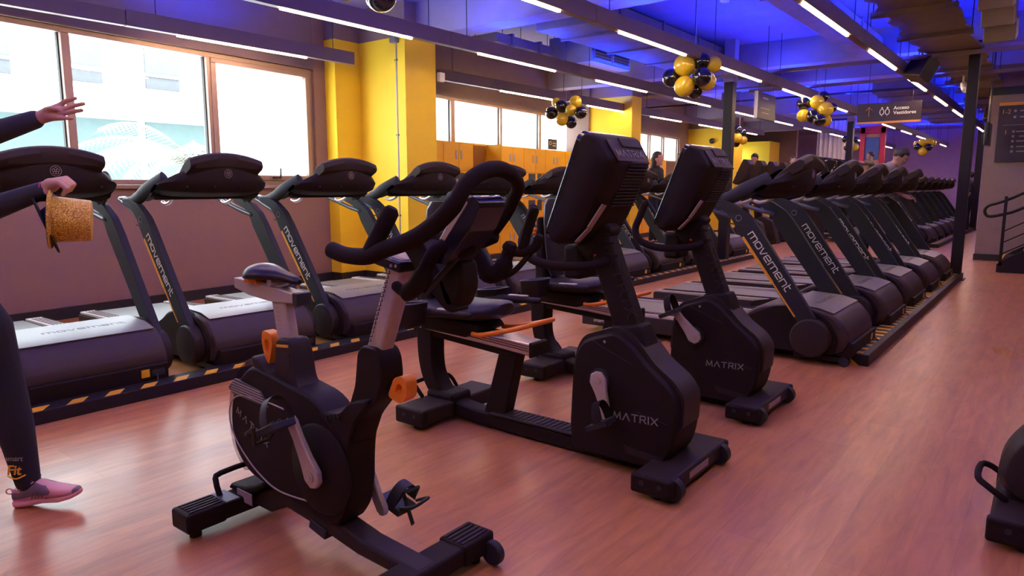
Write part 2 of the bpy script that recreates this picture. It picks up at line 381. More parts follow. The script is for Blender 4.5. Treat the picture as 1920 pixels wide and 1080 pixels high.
# opening sash with its own deeper frame on the right of window 1
def q2(mb, a, b, c, d, n0, n1):
    p = [wp(a, n0, 0), wp(b, n0, 0), wp(b, n1, 0), wp(a, n1, 0)]; mb.prism([(t.x, t.y) for t in p], c, d, 'xy')
mb = MB()
for a, b, c, d in ((1.79, 3.21, 1.355, 1.42), (1.79, 3.21, 2.68, 2.735), (1.79, 1.855, 1.42, 2.68), (3.15, 3.21, 1.42, 2.68)): q2(mb, a, b, c, d, -.13, -.02)
sash = mb.build('sash_frame', 'framem', w1, bev=.006, sm=False)
mb = MB(); q2(mb, 1.855, 3.15, 1.42, 2.68, -.085, -.078); mb.build('pane', 'frost', sash, sm=False)
mb = MB(); q2(mb, 1.745, 1.79, 1.355, 2.735, -.15, -.035); mb.build('mullion', 'framem', w1, sm=False)
mb = MB(); c = wp(2.62, .0, 1.39); mb.bar(c-WD*.06, c+WD*.05, .03, .02); mb.bar(c+WD*.05+V((0, 0, -.01)), c+WD*.055+V((0, 0, .12)), .016, .016)
mb.build('window_handle', 'black', w1)
mb = MB(); q2(mb, -2.75, 3.27, 1.26, 1.30, -.05, .05); struct(mb.build('trim_1', 'framem', sm=False, bev=.004))
window(2, 5.5, 10.42, 1.98, 2.75, [(5.55, 6.23), (6.33, 7.70), (7.76, 9.10), (9.17, 10.37)], [1, 1, 1, 1], .045)
window(3, 14.2, 17.15, 1.98, 2.70, [(14.24, 14.9), (14.98, 15.9), (16.0, 17.1)], [1, 1, 1], .045)
window(4, 22.2, 23.6, 1.6, 2.6, [(22.25, 23.55)], [1], .045)
# yellow pillars
def pillar(name, pts, m='yellow', z1=3.18, z0=0):
    mb = MB(); mb.prism(pts, z0, z1, 'xy'); return struct(mb.build(name, m, sm=False))
def pil(s0, s1, d): a = [wp(s0, 0, 0), wp(s0, d, 0), wp(s1, d, 0), wp(s1, 0, 0)]; return [(p.x, p.y) for p in a]
mb = MB()
mb.prism([(wx(6.05)-.1, 6.05), (-7.65, 6.05), (-7.65, 6.47), (-6.77, 6.47), (-6.77, 7.03), (wx(7)-.1, 7.03)], 0, 3.19, 'xy'); struct(mb.build('wall_pillar', 'yellow', sm=False))
mb = MB(); mb.prism([(wx(6.05)-.1, 6.051), (-7.651, 6.051), (-7.651, 6.471), (-6.771, 6.471), (-6.771, 7.029), (wx(7)-.1, 7.029)], 3.19, ZC, 'xy'); struct(mb.build('wall_pillar_head', 'walldark', sm=False))
mb = MB(); mb.prism([(wx(6.05), 6.035), (-7.635, 6.035), (-7.635, 6.455), (-6.755, 6.455), (-6.755, 7.04), (wx(7), 7.04)], 0, .115, 'xy'); struct(mb.build('baseboard_pillar', 'base', sm=False))
def xp(x0, x1, y0, y1): return [(x0, y0), (x1, y0), (x1, y1), (x0, y1)]
pillar('wall_pillar_middle', xp(wx(13.2)-.1, -7.0, 12.96, 13.36), z1=3.1); pillar('wall_pillar_middle_head', xp(wx(13.2)-.1, -7.001, 12.961, 13.359), 'walldark', ZC, 3.1)
pillar('wall_return_middle', xp(wx(13.0)-.1, -7.99, 12.90, 12.955), 'walldark', ZC)
pillar('wall_pillar_far', xp(wx(20.7)-.1, -7.62, 20.4, 21.0), z1=3.0); pillar('wall_pillar_far_head', xp(wx(20.7)-.1, -7.621, 20.401, 20.999), 'walldark', ZC, 3.0)
pillar('wall_pillar_end', xp(wx(26.5)-.1, -8.4, 25.9, 27.0), z1=2.9)
# conduit on the pillar
t = wthing('conduit_pipe', 'thin steel conduit pipe running down the face of the nearest yellow pillar', 'pipe', (-6.93, 6.43, 0))
mb = MB(); mb.cyl((-6.93, 6.47, .1), (-6.93, 6.47, 3.12), .014, 12); mb.build('pipe', 'silverpaint', t)
for z in (.9, 1.95, 2.9): mb = MB(); mb.box((-6.93, 6.475, z), (.05, .03, .02)); mb.build('clamp', 'black', t)
mb = MB(); mb.box((-6.93, 6.45, 3.14), (.11, .09, .06)); mb.build('junction_box', 'unit', t, bev=.005)
# grey partition wall on the right with the staircase in front of it
mb = MB(); mb.box((1.5, 14.9, 1.41), (5.22, .3, 2.82)); struct(mb.build('wall_stair', 'wallgrey', sm=False))
mb = MB(); mb.box((1.5, 14.9, (ZC+2.95)/2), (5.22, .3, ZC-2.95)); struct(mb.build('wall_stair_upper', 'walldark', sm=False))
mb = MB(); mb.box((1.5, 14.89, 2.885), (5.24, .32, .13)); struct(mb.build('trim_2', 'base', sm=False))
mb = MB(); mb.box((1.5, 14.735, .055), (5.25, .03, .11)); struct(mb.build('baseboard_right', 'base', sm=False))
# ceiling beams (concrete) and cross rails
for i, (y, wd, zb) in enumerate(((6.85, .34, 3.2), (12.1, .35, 3.22), (14.5, .5, 3.25), (20.2, .4, 3.25), (26.0, .4, 3.25), (1.6, .34, 3.2))):
    mb = MB(); mb.box(((XR+wx(y)-.1)/2, y, (zb+ZC)/2), (XR-wx(y)+.1, wd, ZC-zb)); struct(mb.build('ceiling_beam', 'beam', sm=False))
for i, y in enumerate((10.9, 12.9, 18.5)):
    mb = MB(); mb.bar((-4.6, y, 2.98), (XR-.2, y, 2.98), .05, .05); mb.build('c', 'fixture', sm=False).name = 'ceiling_rail'
    struct(C.objects['ceiling_rail'] if i == 0 else C.objects['ceiling_rail.%03d' % i])

# ================================================================ CEILING EQUIPMENT
ROWS = [('right', -1.85, 'the walkway'), ('middle right', -3.60, 'the exercise bikes'), ('middle left', -5.44, 'the left treadmills'), ('left', -7.22, 'the left window wall')]
PER, LEN, ZL = 2.62, 1.56, 2.80
fx0 = None
def fixture(x, y0, lit0, lit1, y1, label, group, led=(.5, .75)):
    """one hung trough: housing from y0 to y1 with a lit diffuser in its underside from lit0 to lit1"""
    t = wthing('linear_light', label, 'ceiling light', (x, y0, ZL), group)
    mb = MB(); mb.prism([(x-.0375, ZL+.005), (x+.0375, ZL+.005), (x+.0375, ZL+.157), (x+.030, ZL+.157), (x+.030, ZL+.145), (x-.030, ZL+.145), (x-.030, ZL+.157), (x-.0375, ZL+.157)], y0, y1); mb.build('housing', 'fixture', t, bev=.002)
    mb = MB(); mb.box((x, (lit0+lit1)/2, ZL-.004), (.027, lit1-lit0, .016)); mb.build('diffuser', 'lampm', t, bev=.004)
    if led: mb = MB(); mb.box((x, y0+(y1-y0)*led[0], ZL+.149), (.03, (y1-y0)*led[1], .006)); mb.build('uplight_strip', 'led', t, sm=False)
    for yy in (y0+.3, y1-.3):
        mb = MB(); mb.cyl((x, yy, ZL+.14), (x, yy, ZC), .005, 6); mb.build('suspension_rod', 'black', t)
    return t
for name, x, where in ROWS:
    k0 = 0
    for k in range(-1, 11):
        y = 3.74+PER*k
        if name == 'left' and k in (1,): continue
        if name == 'left' and k > 6: continue
        a, b = y-.5, y-.5+PER
        if name == 'left' and k == 0: b = 6.0
        if name == 'left' and k == 2: a = 7.55
        if name == 'left' and k == -1: a = 1.9; continue
        k0 += 1
        n = ORD[k0-1] if k0 <= 12 else 'far'
        fixture(x, a, y, y+LEN, b-.005, '%s long light bar of the %s ceiling row above %s' % (n, name, where), 'long light bars hung under the ceiling', (.5, .75) if name != 'left' else ((.35, .35) if k == 0 else (.5, .25) if k % 2 else None))
# unseen bars added over the walkway and behind the camera to light the near side
for x, rn in ((.05, 'only'),):
    kk = 0
    for k in range(-3, 4):
        y = 3.74+PER*k
        if y < -2.6: continue
        kk += 1
        fixture(x, y-.5, y, y+LEN, y-.5+PER-.005, '%s long light bar of the %s row over the walkway side of the room' % (ORD[kk-1], rn), 'added light bars over the walkway')
for x, rn in ((-1.85, 'right'), (-3.6, 'middle right'), (-5.44, 'middle left')):
    y = 3.74-2*PER; fixture(x, y-.5, y, y+LEN, y-.5+PER-.005, 'long light bar behind the camera at the start of the %s ceiling row' % rn, 'added light bars behind the photographer')
# the unlit stub of the left row near the camera
t = wthing('linear_light', 'unlit end of the light bar above the left window', 'ceiling light', (-7.22, 1.9, ZL))
mb = MB(); mb.box((-7.22, 2.57, ZL+.075), (.075, 1.32, .14)); mb.build('housing', 'fixture', t, bev=.004)
mb = MB(); mb.cyl((-7.22, 2.1, ZL+.14), (-7.22, 2.1, ZC), .005, 6); mb.build('suspension_rod', 'black', t)

def duct(name, label, cat, c, d, m='duct', ribs=0, rods=True, extra=None):
    t = wthing(name, label, cat, (c[0], c[1], c[2]-d[2]/2))
    mb = MB(); mb.box(c, d); mb.build('casing', m, t, bev=.006)
    for i in range(ribs):
        y = c[1]-d[1]/2+d[1]*(i+.5)/ribs
        mb = MB(); mb.box((c[0], y, c[2]), (d[0]+.05, .04, d[2]+.05)); mb.build('flange', m, t, sm=False)
    if rods:
        for sx in (-1, 1):
            for sy in (-.4, .4):
                mb = MB(); p = (c[0]+sx*d[0]*.48, c[1]+sy*d[1]); mb.cyl((p[0], p[1], c[2]), (p[0], p[1], ZC), .005, 6); mb.build('hanger_rod', 'black', t)
    return t
duct('air_duct', 'long wide brown air duct above the middle of the room', 'duct', (-4.95, 11.0, 3.36), (.85, 7.2, .3), ribs=6)
duct('air_duct', 'long narrow air duct running beside the right light row', 'duct', (-2.45, 7.6, 3.34), (.34, 8.6, .26), m='beam', ribs=3)
duct('air_duct', 'short flat duct end sticking out beside the nearest yellow pillar', 'duct', (-6.3, 8.1, 3.24), (.5, 1.3, .12), ribs=2)
duct('air_duct', 'distant brown air duct beyond the directions sign', 'duct', (-2.75, 20.5, 3.3), (.9, 9.0, .3), ribs=6)
def fancoil(c, label):
    t = duct('fan_coil_unit', label, 'air unit', c, (.75, 1.15, .4), m='unit')
    for i in (-1, 1):
        g = MB(); y = c[1]+i*.27
        g.box((c[0]+.38, y, c[2]), (.02, .5, .32)); gr = g.build('grille', 'unit', t, bev=.004)
        for k in range(7):
            mb = MB(); mb.box((c[0]+.395, y, c[2]-.13+k*.043), (.012, .44, .012)); mb.build('louvre', 'black', gr, sm=False, org=(0, 0, 0)).location = -V(t['o']); 
    return t
fancoil((-5.9, 9.55, 3.28), 'large hung fan coil unit with two louvred grilles right of the yellow pillar')
fancoil((-6.1, 16.9, 3.28), 'distant hung fan coil unit above the orange lockers')
# perforated cable tray above the walkway with irregular edges
t = wthing('cable_tray', 'long brown perforated tray with ragged edges hung above the walkway', 'cable tray', (-1.3, 5, 3.02))
ed = []; y = 4.2
while y < 22: ed.append(y); y += .16
L_ = [(-1.62+(.05 if (i//2) % 2 else 0)+random.uniform(-.02, .02), y) for i, y in enumerate(ed)]
R_ = [(-.98+(.04 if (i//3) % 2 else 0)+random.uniform(-.02, .02), y) for i, y in enumerate(ed)]
mb = MB(); mb.prism(L_+R_[::-1], 3.02, 3.05, 'xy'); mb.build('tray_panel', 'duct', t, sm=False)
for k in range(12):
    y = 5.2+k*1.45
    mb = MB(); mb.box((-1.3, y, 2.995), (.76, .07, .05)); mb.build('cross_channel', 'duct', t, sm=False)
    for x in (-1.66, -.94): mb = MB(); mb.cyl((x, y, 3.0), (x, y, ZC), .006, 6); mb.build('hanger_rod', 'black', t)
for k in range(7):
    x = -.9+k*.035; y = 5.9+k*.35
    tag(MB().tube(smooth([(x, y, ZC), (x+.01, y+.03, 3.3), (x-.02, y+.06, 3.06)], 4), .009, 6).build('hanging_cable', 'black', org=(x, y, 3)), '%s black cable dropping from the ceiling beside the brown tray' % ORD[k], 'cable', 'cables dropping beside the tray')
def spk(name, label, c, d, rot, m='black'):
    t = wthing(name, label, 'speaker', c); r = Matrix.Rotation(rot[2], 3, 'Z') @ Matrix.Rotation(rot[0], 3, 'X') @ Matrix.Rotation(rot[1], 3, 'Y')
    mb = MB(); mb.box(c, d, r); mb.build('cabinet', m, t, bev=.015)
    mb = MB(); f = r @ V((0, -d[1]/2-.004, 0)); mb.box(V(c)+f, (d[0]*.86, .008, d[2]*.86), r); mb.build('grille', 'plastic', t, bev=.003)
    mb = MB(); mb.cyl(V(c)+V((0, 0, d[2]*.3)), (c[0], c[1], ZC), .012, 8); mb.build('bracket', 'black', t)
spk('ceiling_speaker', 'black box speaker tilted down beside the brown cable tray', (-1.62, 11.0, 2.84), (.3, .22, .3), (RAD(-25), RAD(12), RAD(-30)))
spk('ceiling_speaker', 'distant small black speaker beyond the right column', (-1.2, 17.5, 2.72), (.3, .25, .28), (RAD(-25), 0, RAD(-20)))
# line array top right
t = wthing('projector_box', 'long brown slatted box hanging at the top right corner', 'hanging box', (-.62, 8.2, 2.95))
r = Matrix.Rotation(RAD(16), 3, 'X')
for k in range(4): mb = MB(); mb.box(V((-.60, 7.5+k*.36, 3.06-k*.085)), (.26, .35, .2), r); mb.build('box_segment', 'duct', t, bev=.012)
mb = MB(); mb.cyl((-.6, 7.8, 3.1), (-.6, 7.8, ZC), .02, 8); mb.build('bracket', 'black', t)
t = wthing('security_camera', 'small white security camera under the brown cable tray', 'camera', (-1.35, 13.2, 2.78))
mb = MB(); mb.cyl((-1.35, 13.2, 2.86), (-1.29, 12.95, 2.74), .045, 14); mb.build('camera_body', 'white', t, bev=.004)
mb = MB(); mb.cyl((-1.35, 13.2, 2.86), (-1.35, 13.2, 2.99), .015, 8); mb.build('bracket', 'white', t)
t = wthing('security_camera', 'small white wall camera at the edge of the nearest yellow pillar', 'camera', (-6.72, 7.06, 2.72))
mb = MB(); mb.box((-6.73, 7.09, 2.74), (.06, .1, .12)); mb.build('camera_body', 'white', t, bev=.01)
t = wthing('security_camera', 'small round camera on the far yellow pillar behind the middle column', 'camera', (-8.3, 20.33, 2.6))
mb = MB(); mb.ell((-8.3, 20.33, 2.62), .08); mb.build('camera_body', 'black', t)
t = wthing('smoke_detector', 'small white smoke detector under the blue lit ceiling', 'smoke detector', (-3.36, 8.45, 3.5))
mb = MB(); mb.lathe([(.0, 0), (.05, .0), (.06, .02), (.06, .05), (.075, .06), (.075, .08)], (-3.36, 8.45, 3.46)); mb.build('detector_head', 'white', t)
mb = MB(); mb.cyl((-3.36, 8.45, 3.54), (-3.36, 8.45, ZC), .01, 8); mb.build('mount', 'black', t)
tag(MB().cyl((-7.6, 7.25, 3.56), (-2.7, 7.25, 3.56), .022, 10).build('conduit_pipe', 'black', org=(-5, 8.3, 3.5)), 'dark sprinkler pipe crossing under the blue lit ceiling', 'pipe')
tag(MB().cyl((-8.2, 15.6, 3.15), (2, 15.6, 3.15), .022, 10).build('conduit_pipe', 'black', org=(-3, 15.6, 3.15)), 'dark pipe crossing under the ceiling beyond the balloons', 'pipe')

# columns
def column(x, y, w_, label, ztop=ZC):
    t = wthing('steel_column', label, 'column', (x, y, 0))
    zs = min(ztop, 3.2 if x > -2 else 2.96)
    mb = MB(); mb.box((x, y, zs/2), (w_, w_*1.1, zs)); mb.build('shaft', 'steelblack', t, bev=.006)
    mb = MB(); mb.box((x, y, (zs+ztop)/2), (w_*1.15, w_*1.2, ztop-zs)); mb.build('upper_shaft', 'beam', t, sm=False)
    mb = MB(); mb.box((x, y, .006), (w_+.1, w_+.12, .012)); mb.build('base_plate', 'steelblack', t)
column(-1.06, 11.45, .13, 'tall black steel column at the end of the right hazard striped kerb')
column(-4.40, 11.45, .15, 'black steel column standing among the left treadmills')
column(-1.98, 24.9, .16, 'distant black column beyond the right treadmill rows')
column(-4.48, 20.2, .15, 'distant dark column behind the stair climbers')
# kerbs with hazard tape
def kerb(x0, y0, y1, w_, zt, label, diag, pitch=.24):
    t = wthing('floor_kerb', label, 'kerb', (x0, y0, 0))
    mb = MB(); mb.box((x0-w_/2, (y0+y1)/2, zt/2), (w_, y1-y0, zt)); mb.build('kerb_rail', 'steelblack', t, bev=.004)
    n = int((y1-y0)/pitch)
    for i in range(n):
        y = y0+.04+i*pitch; s = pitch*(.42 if diag else .36); k = s*.8 if diag else 0
        mb = MB(); xa, xb = (x0-.005, x0-w_*.55) if diag else (x0-w_*.30, x0-w_*.92)
        mb.prism([(xa, y), (xa, y+s), (xb, y+s+k), (xb, y+k)], zt, zt+.0012, 'xy'); mb.build('hazard_stripe', 'yel', t, sm=False)
    return t
kerb(-4.26, .6, 13.6, .17, .075, 'long black kerb with slanted yellow hazard stripes before the left treadmills', True, .2)
k = kerb(-.98, 5.42, 11.6, .17, .085, 'black kerb with yellow hazard blocks before the near right treadmills', False, .15)
mb = MB(); mb.prism([(-1.15, 0), (-1.04, 0), (-1.15, .085)], 5.4185, 5.4195, 'xz'); mb.build('hazard_triangle', 'yel', k, sm=False)
kerb(-1.93, 17.1, 25.4, .17, .08, 'distant pale edged kerb before the far right treadmills', False, .3)

# ================================================================ LOCKERS
# stand against the left wall beyond the pillar; every cabinet is one column of doors
LF = .45
def lp(s, n, z): return wp(s, n, z)
ROTW = Matrix.Rotation(WANG, 3, 'Z')
def lbox(mb, s0, s1, n0, n1, z0, z1):
    p = [wp(s0, n0, 0), wp(s1, n0, 0), wp(s1, n1, 0), wp(s0, n1, 0)]; return mb.prism([(q.x, q.y) for q in p], z0, z1, 'xy')
lw = .78; rowz = [.12, .58, 1.05, 1.53, 1.98]
def locker(s0, s1, i, opened, marks, desc):
    t = wthing('locker_cabinet', desc, 'locker', tuple(wp(s0, LF, 0)), 'orange lockers under the high windows')
    mb = MB(); lbox(mb, s0+.002, s1-.002, .02, LF-.02, .0, 1.985); mb.build('carcass', 'locker', t, sm=False)
    mb = MB(); lbox(mb, s0+.002, s1-.002, .04, LF-.01, .0, .11); mb.build('plinth', 'base', t, sm=False)
    for r in range(4):
        z0, z1 = rowz[r]+.006, rowz[r+1]-.006; mid = (s0+s1)/2
        for h, (a, b) in enumerate(((s0+.006, mid-.003), (mid+.003, s1-.006))):
            if opened == (r, h):
                mb = MB(); lbox(mb, a+.02, b-.02, LF-.02, LF-.012, z0+.02, z1-.02); mb.build('compartment_shade', 'lockshade', t, sm=False)  # flat dark panel on the solid carcass, painting the shade of the opening
                mb = MB(); p = wp(b, LF, 0); q = wp(b, LF+.3, 0); mb.bar((p.x, p.y, (z0+z1)/2), (q.x, q.y, (z0+z1)/2), z1-z0, .016, side=(0, 0, 1)); mb.build('door', 'locker', t, sm=False); continue
            mb = MB(); lbox(mb, a, b, LF-.02, LF, z0, z1); d = mb.build('door', 'locker', t, bev=.003)
            hs = (b-.06 if h == 0 else a+.06)
            mb = MB(); lbox(mb, hs-.022, hs+.022, LF, LF+.008, z1-.26, z1-.12); ho = mb.build('handle', 'silverpaint', d, org=(0, 0, 0), bev=.002); ho.location = -V(t['o'])
    return t
S0 = 4.62
names = ['nearest', 'second', 'third', 'fourth', 'fifth', 'sixth', 'seventh', 'eighth']
for i in range(7):
    s0 = S0+i*lw
    locker(s0, s0+lw, i, (3, 0) if i == 2 else None, 0, '%s orange locker column from the yellow pillar%s' % (names[i], ', with an open door at the top' if i == 2 else ''))
for i in range(5):
    s0 = 11.0+i*lw
    locker(s0, s0+lw, i, None, 0, '%s orange locker column in the far bay beyond the middle pillar' % names[i])
# big dark markings on the locker fronts: ring and square blocks
def ring(s, z, r, wd, label):
    mb = MB(); secs = []
    for k in range(28):
        a = 2*pi*k/28
        for_ = [(r-wd, LF+.002), (r, LF+.002), (r, LF+.004), (r-wd, LF+.004)]
        secs.append([wp(s+q*cos(a), n, z+q*sin(a)) for q, n in for_])
    mb.loft(secs, caps=False, closed=True); tag(mb.build('wall_graphic', 'darkmark', org=tuple(wp(s, LF, z)), sm=False), label, 'wall graphic')
ring(5.87, 1.20, .30, .105, 'large dark ring painted across the orange locker doors')
for k, (s, z, a, b) in enumerate(((7.9, 1.42, .24, .2), (8.22, 1.42, .15, .2), (8.42, 1.42, .2, .2), (7.9, .93, .24, .2), (8.22, .93, .16, .2))):
    mb = MB(); lbox(mb, s, s+a, LF+.001, LF+.004, z-b/2, z+b/2)
    tag(mb.build('wall_graphic', 'darkmark', org=tuple(wp(s, LF, z)), sm=False), '%s dark square painted on the orange lockers right of the ring' % ['upper left', 'upper middle', 'upper right', 'lower left', 'lower right'][k], 'wall graphic', 'dark squares on the lockers')
def small_sign(s, label):
    t = wthing('desk_sign', label, 'sign', tuple(wp(s, .4, 1.99)))
    c = wp(s, .38, 2.10); mb = MB(); mb.bar(c-WD*.17, c+WD*.17, .2, .012, side=(0, 0, 1)); mb.build('sign_panel', 'signm', t)
    c2 = c+WN*.008
    mb = MB(); mb.tube([c2-WD*.09+WD*(.035*cos(a))+V((0, 0, .035*sin(a)+.02)) for a in [2*pi*k/12 for k in range(12)]], .006, 5, closed=True); mb.build('round_icon', 'white', t)
    for k in range(2): mb = MB(); mb.bar(c2+WD*.0+V((0, 0, .02-k*.045)), c2+WD*.12+V((0, 0, .02-k*.045)), .018, .004, side=(0, 0, 1)); mb.build('text_line', 'white', t)
small_sign(8.9, 'small dark sign with a round white icon on top of the orange lockers')
small_sign(16.1, 'small dark sign on the far lockers behind the long haired person')

# ================================================================ SIGNS
t = wthing('hanging_sign', 'long dark hanging sign with orange arrow and Acceso Vestidores lettering', 'sign', (-2.33, 13.0, 2.31))
mb = MB(); mb.box((-2.33, 13.02, 2.49), (.94, .05, .30)); mb.build('sign_board', 'signm', t, bev=.004)
mb = MB(); mb.box((-2.33, 13.01, 2.325), (.94, .055, .03)); mb.build('orange_edge', 'signor', t)
mb = MB(); z = 2.50
mb.bar((-2.62, 12.99, z-.07), (-2.62, 12.99, z+.07), .02, .004); mb.bar((-2.67, 12.99, z+.02), (-2.613, 12.99, z+.08), .02, .004); mb.bar((-2.57, 12.99, z+.02), (-2.627, 12.99, z+.08), .02, .004)
mb.build('arrow', 'signor', t, sm=False)
for x in (-2.43, -2.35):
    mb = MB(); mb.tube([(x+.03*cos(a), 12.992, z+.045*sin(a)-.01) for a in [2*pi*k/14 for k in range(14)]], .007, 5, closed=True); mb.ell((x, 12.992, z+.055), .014, 8, 6); mb.bar((x, 12.99, z-.05), (x, 12.99, z-.08), .014, .004); mb.build('person_icon', 'white', t)
place_text('sign_lettering', 'Acceso\nVestidores', .075, 'white', t, (-2.26, 12.99, 2.52), (1, 0, 0), (0, 0, 1), bold=.0015)
for x in (-2.65, -2.0): mb = MB(); mb.cyl((x, 13.02, 2.64), (x, 13.02, ZC), .004, 6); mb.build('suspension_wire', 'black', t)
t = wthing('hanging_sign', 'dark square hanging sign with faint lines beside the middle column', 'sign', (-4.4, 13.2, 2.5))
mb = MB(); mb.box((-4.4, 13.2, 2.72), (.05, 1.0, .46)); mb.build('sign_board', 'signm', t, bev=.004)
mb = MB(); mb.box((-4.4, 12.69, 2.72), (.055, .02, .47)); mb.build('pale_edge', 'white', t)
for k, (a, l) in enumerate(((.14, .3), (-.04, .5), (-.12, .4))):
    mb = MB(); mb.box((-4.37, 13.1, 2.72+a), (.004, l, .03 if k == 0 else .018)); mb.build('text_line', 'dimwhite', t)
for y in (12.8, 13.6): mb = MB(); mb.cyl((-4.4, y, 2.95), (-4.4, y, ZC), .004, 6); mb.build('suspension_wire', 'black', t)
t = wthing('directory_sign', 'tall dark floor directory board on the grey wall by the stairs', 'sign', (-.6, 14.72, 1.7))
mb = MB(); mb.box((-.52, 14.715, 2.17), (.86, .03, .95)); mb.build('sign_board', 'signm', t, bev=.004)
mb = MB(); mb.box((-.52, 14.70, 2.66), (.86, .035, .05)); mb.build('orange_header', 'signor', t)
place_text('floor_number', '1-2', .1, 'signor', t, (-.91, 14.697, 2.50), (1, 0, 0), (0, 0, 1)); place_text('floor_number', '1', .1, 'signor', t, (-.85, 14.697, 2.16), (1, 0, 0), (0, 0, 1))
for k, z in enumerate((2.53, 2.43, 2.19, 2.11, 2.03, 1.94, 1.86)):
    mb = MB(); mb.box((-.72, 14.697, z+.01), (.035, .004, .04)); mb.build('icon', 'dimwhite', t); mb = MB(); mb.box((-.58+.02*(k % 2), 14.697, z+.01), (.15+.03*(k % 3), .004, .018)); mb.build('text_line', 'dimwhite', t)
mb = MB(); mb.box((-.52, 14.697, 2.31), (.7, .003, .006)); mb.build('divider_line', 'dimwhite', t)
# monitors on the walkway side
for y, l in ((11.95, 'nearest'), (13.6, 'second')):
    t = wthing('wall_monitor', '%s flat black monitor hanging past the right column' % l, 'monitor', (-1.1, y, 1.9))
    mb = MB(); mb.box((-1.12 if y < 12 else -1.02, y+.35, 2.12), (.06, .62, .36)); mb.build('screen', 'tvm', t, bev=.01)
    mb = MB(); mb.cyl((-1.12 if y < 12 else -1.02, y+.35, 2.25), (-1.12 if y < 12 else -1.02, y+.35, ZC), .015, 8); mb.build('pole_mount', 'black', t)
# staircase at the right edge
t = wthing('staircase', 'black metal staircase going up to the right beside the grey wall', 'stairs', (-.66, 12.8, 0))
mb = MB(); mb.prism([(-.67, 0), (2.6, 0), (2.6, 1.95), (2.3, 1.95), (-.55, .22), (-.67, .12)], 12.78, 12.83); mb.build('side_panel', 'steelblack', t)
mb = MB(); mb.prism([(-.67, 0), (2.6, 0), (2.6, 1.95), (2.3, 1.95), (-.55, .22), (-.67, .12)], 14.2, 14.25); mb.build('side_panel', 'steelblack', t)
for k in range(10):
    mb = MB(); mb.box((-.5+k*.29, 13.51, .17*(k+1)-.02), (.3, 1.36, .04)); tr = mb.build('tread', 'steelblack', t, sm=False)
    mb = MB(); mb.box((-.64+k*.29, 13.51, .17*(k+1)+.002), (.03, 1.3, .006)); e_ = mb.build('nosing', 'yel', tr, sm=False, org=(0, 0, 0)); e_.location = -V(t['o'])
mb = MB()
mb.bar((-.63, 12.8, .1), (-.63, 12.8, 1.14), .04, .04); mb.build('newel_post', 'steelblack', t)
rail = smooth([(2.2, 12.8, 2.72), (.4, 12.8, 1.66), (-.55, 12.8, 1.12), (-.86, 12.8, .98), (-.84, 12.8, .84), (-.62, 12.8, .88), (-.4, 12.8, .98), (.5, 12.8, 1.5)], 6)
mb = MB(); mb.tube(rail, .022, 10); mb.build('handrail', 'steelblack', t)
for o_ in (.62, .45, .28):
    mb = MB(); mb.bar((-.62, 12.8, o_), (2.2, 12.8, o_+1.68), .018, .018); mb.build('guard_wire', 'steelblack', t)
for k in range(1, 4): mb = MB(); mb.bar((-.63+k*.8, 12.8, .3+k*.45), (-.63+k*.8, 12.8, 1.1+k*.47), .03, .03); mb.build('baluster', 'steelblack', t)

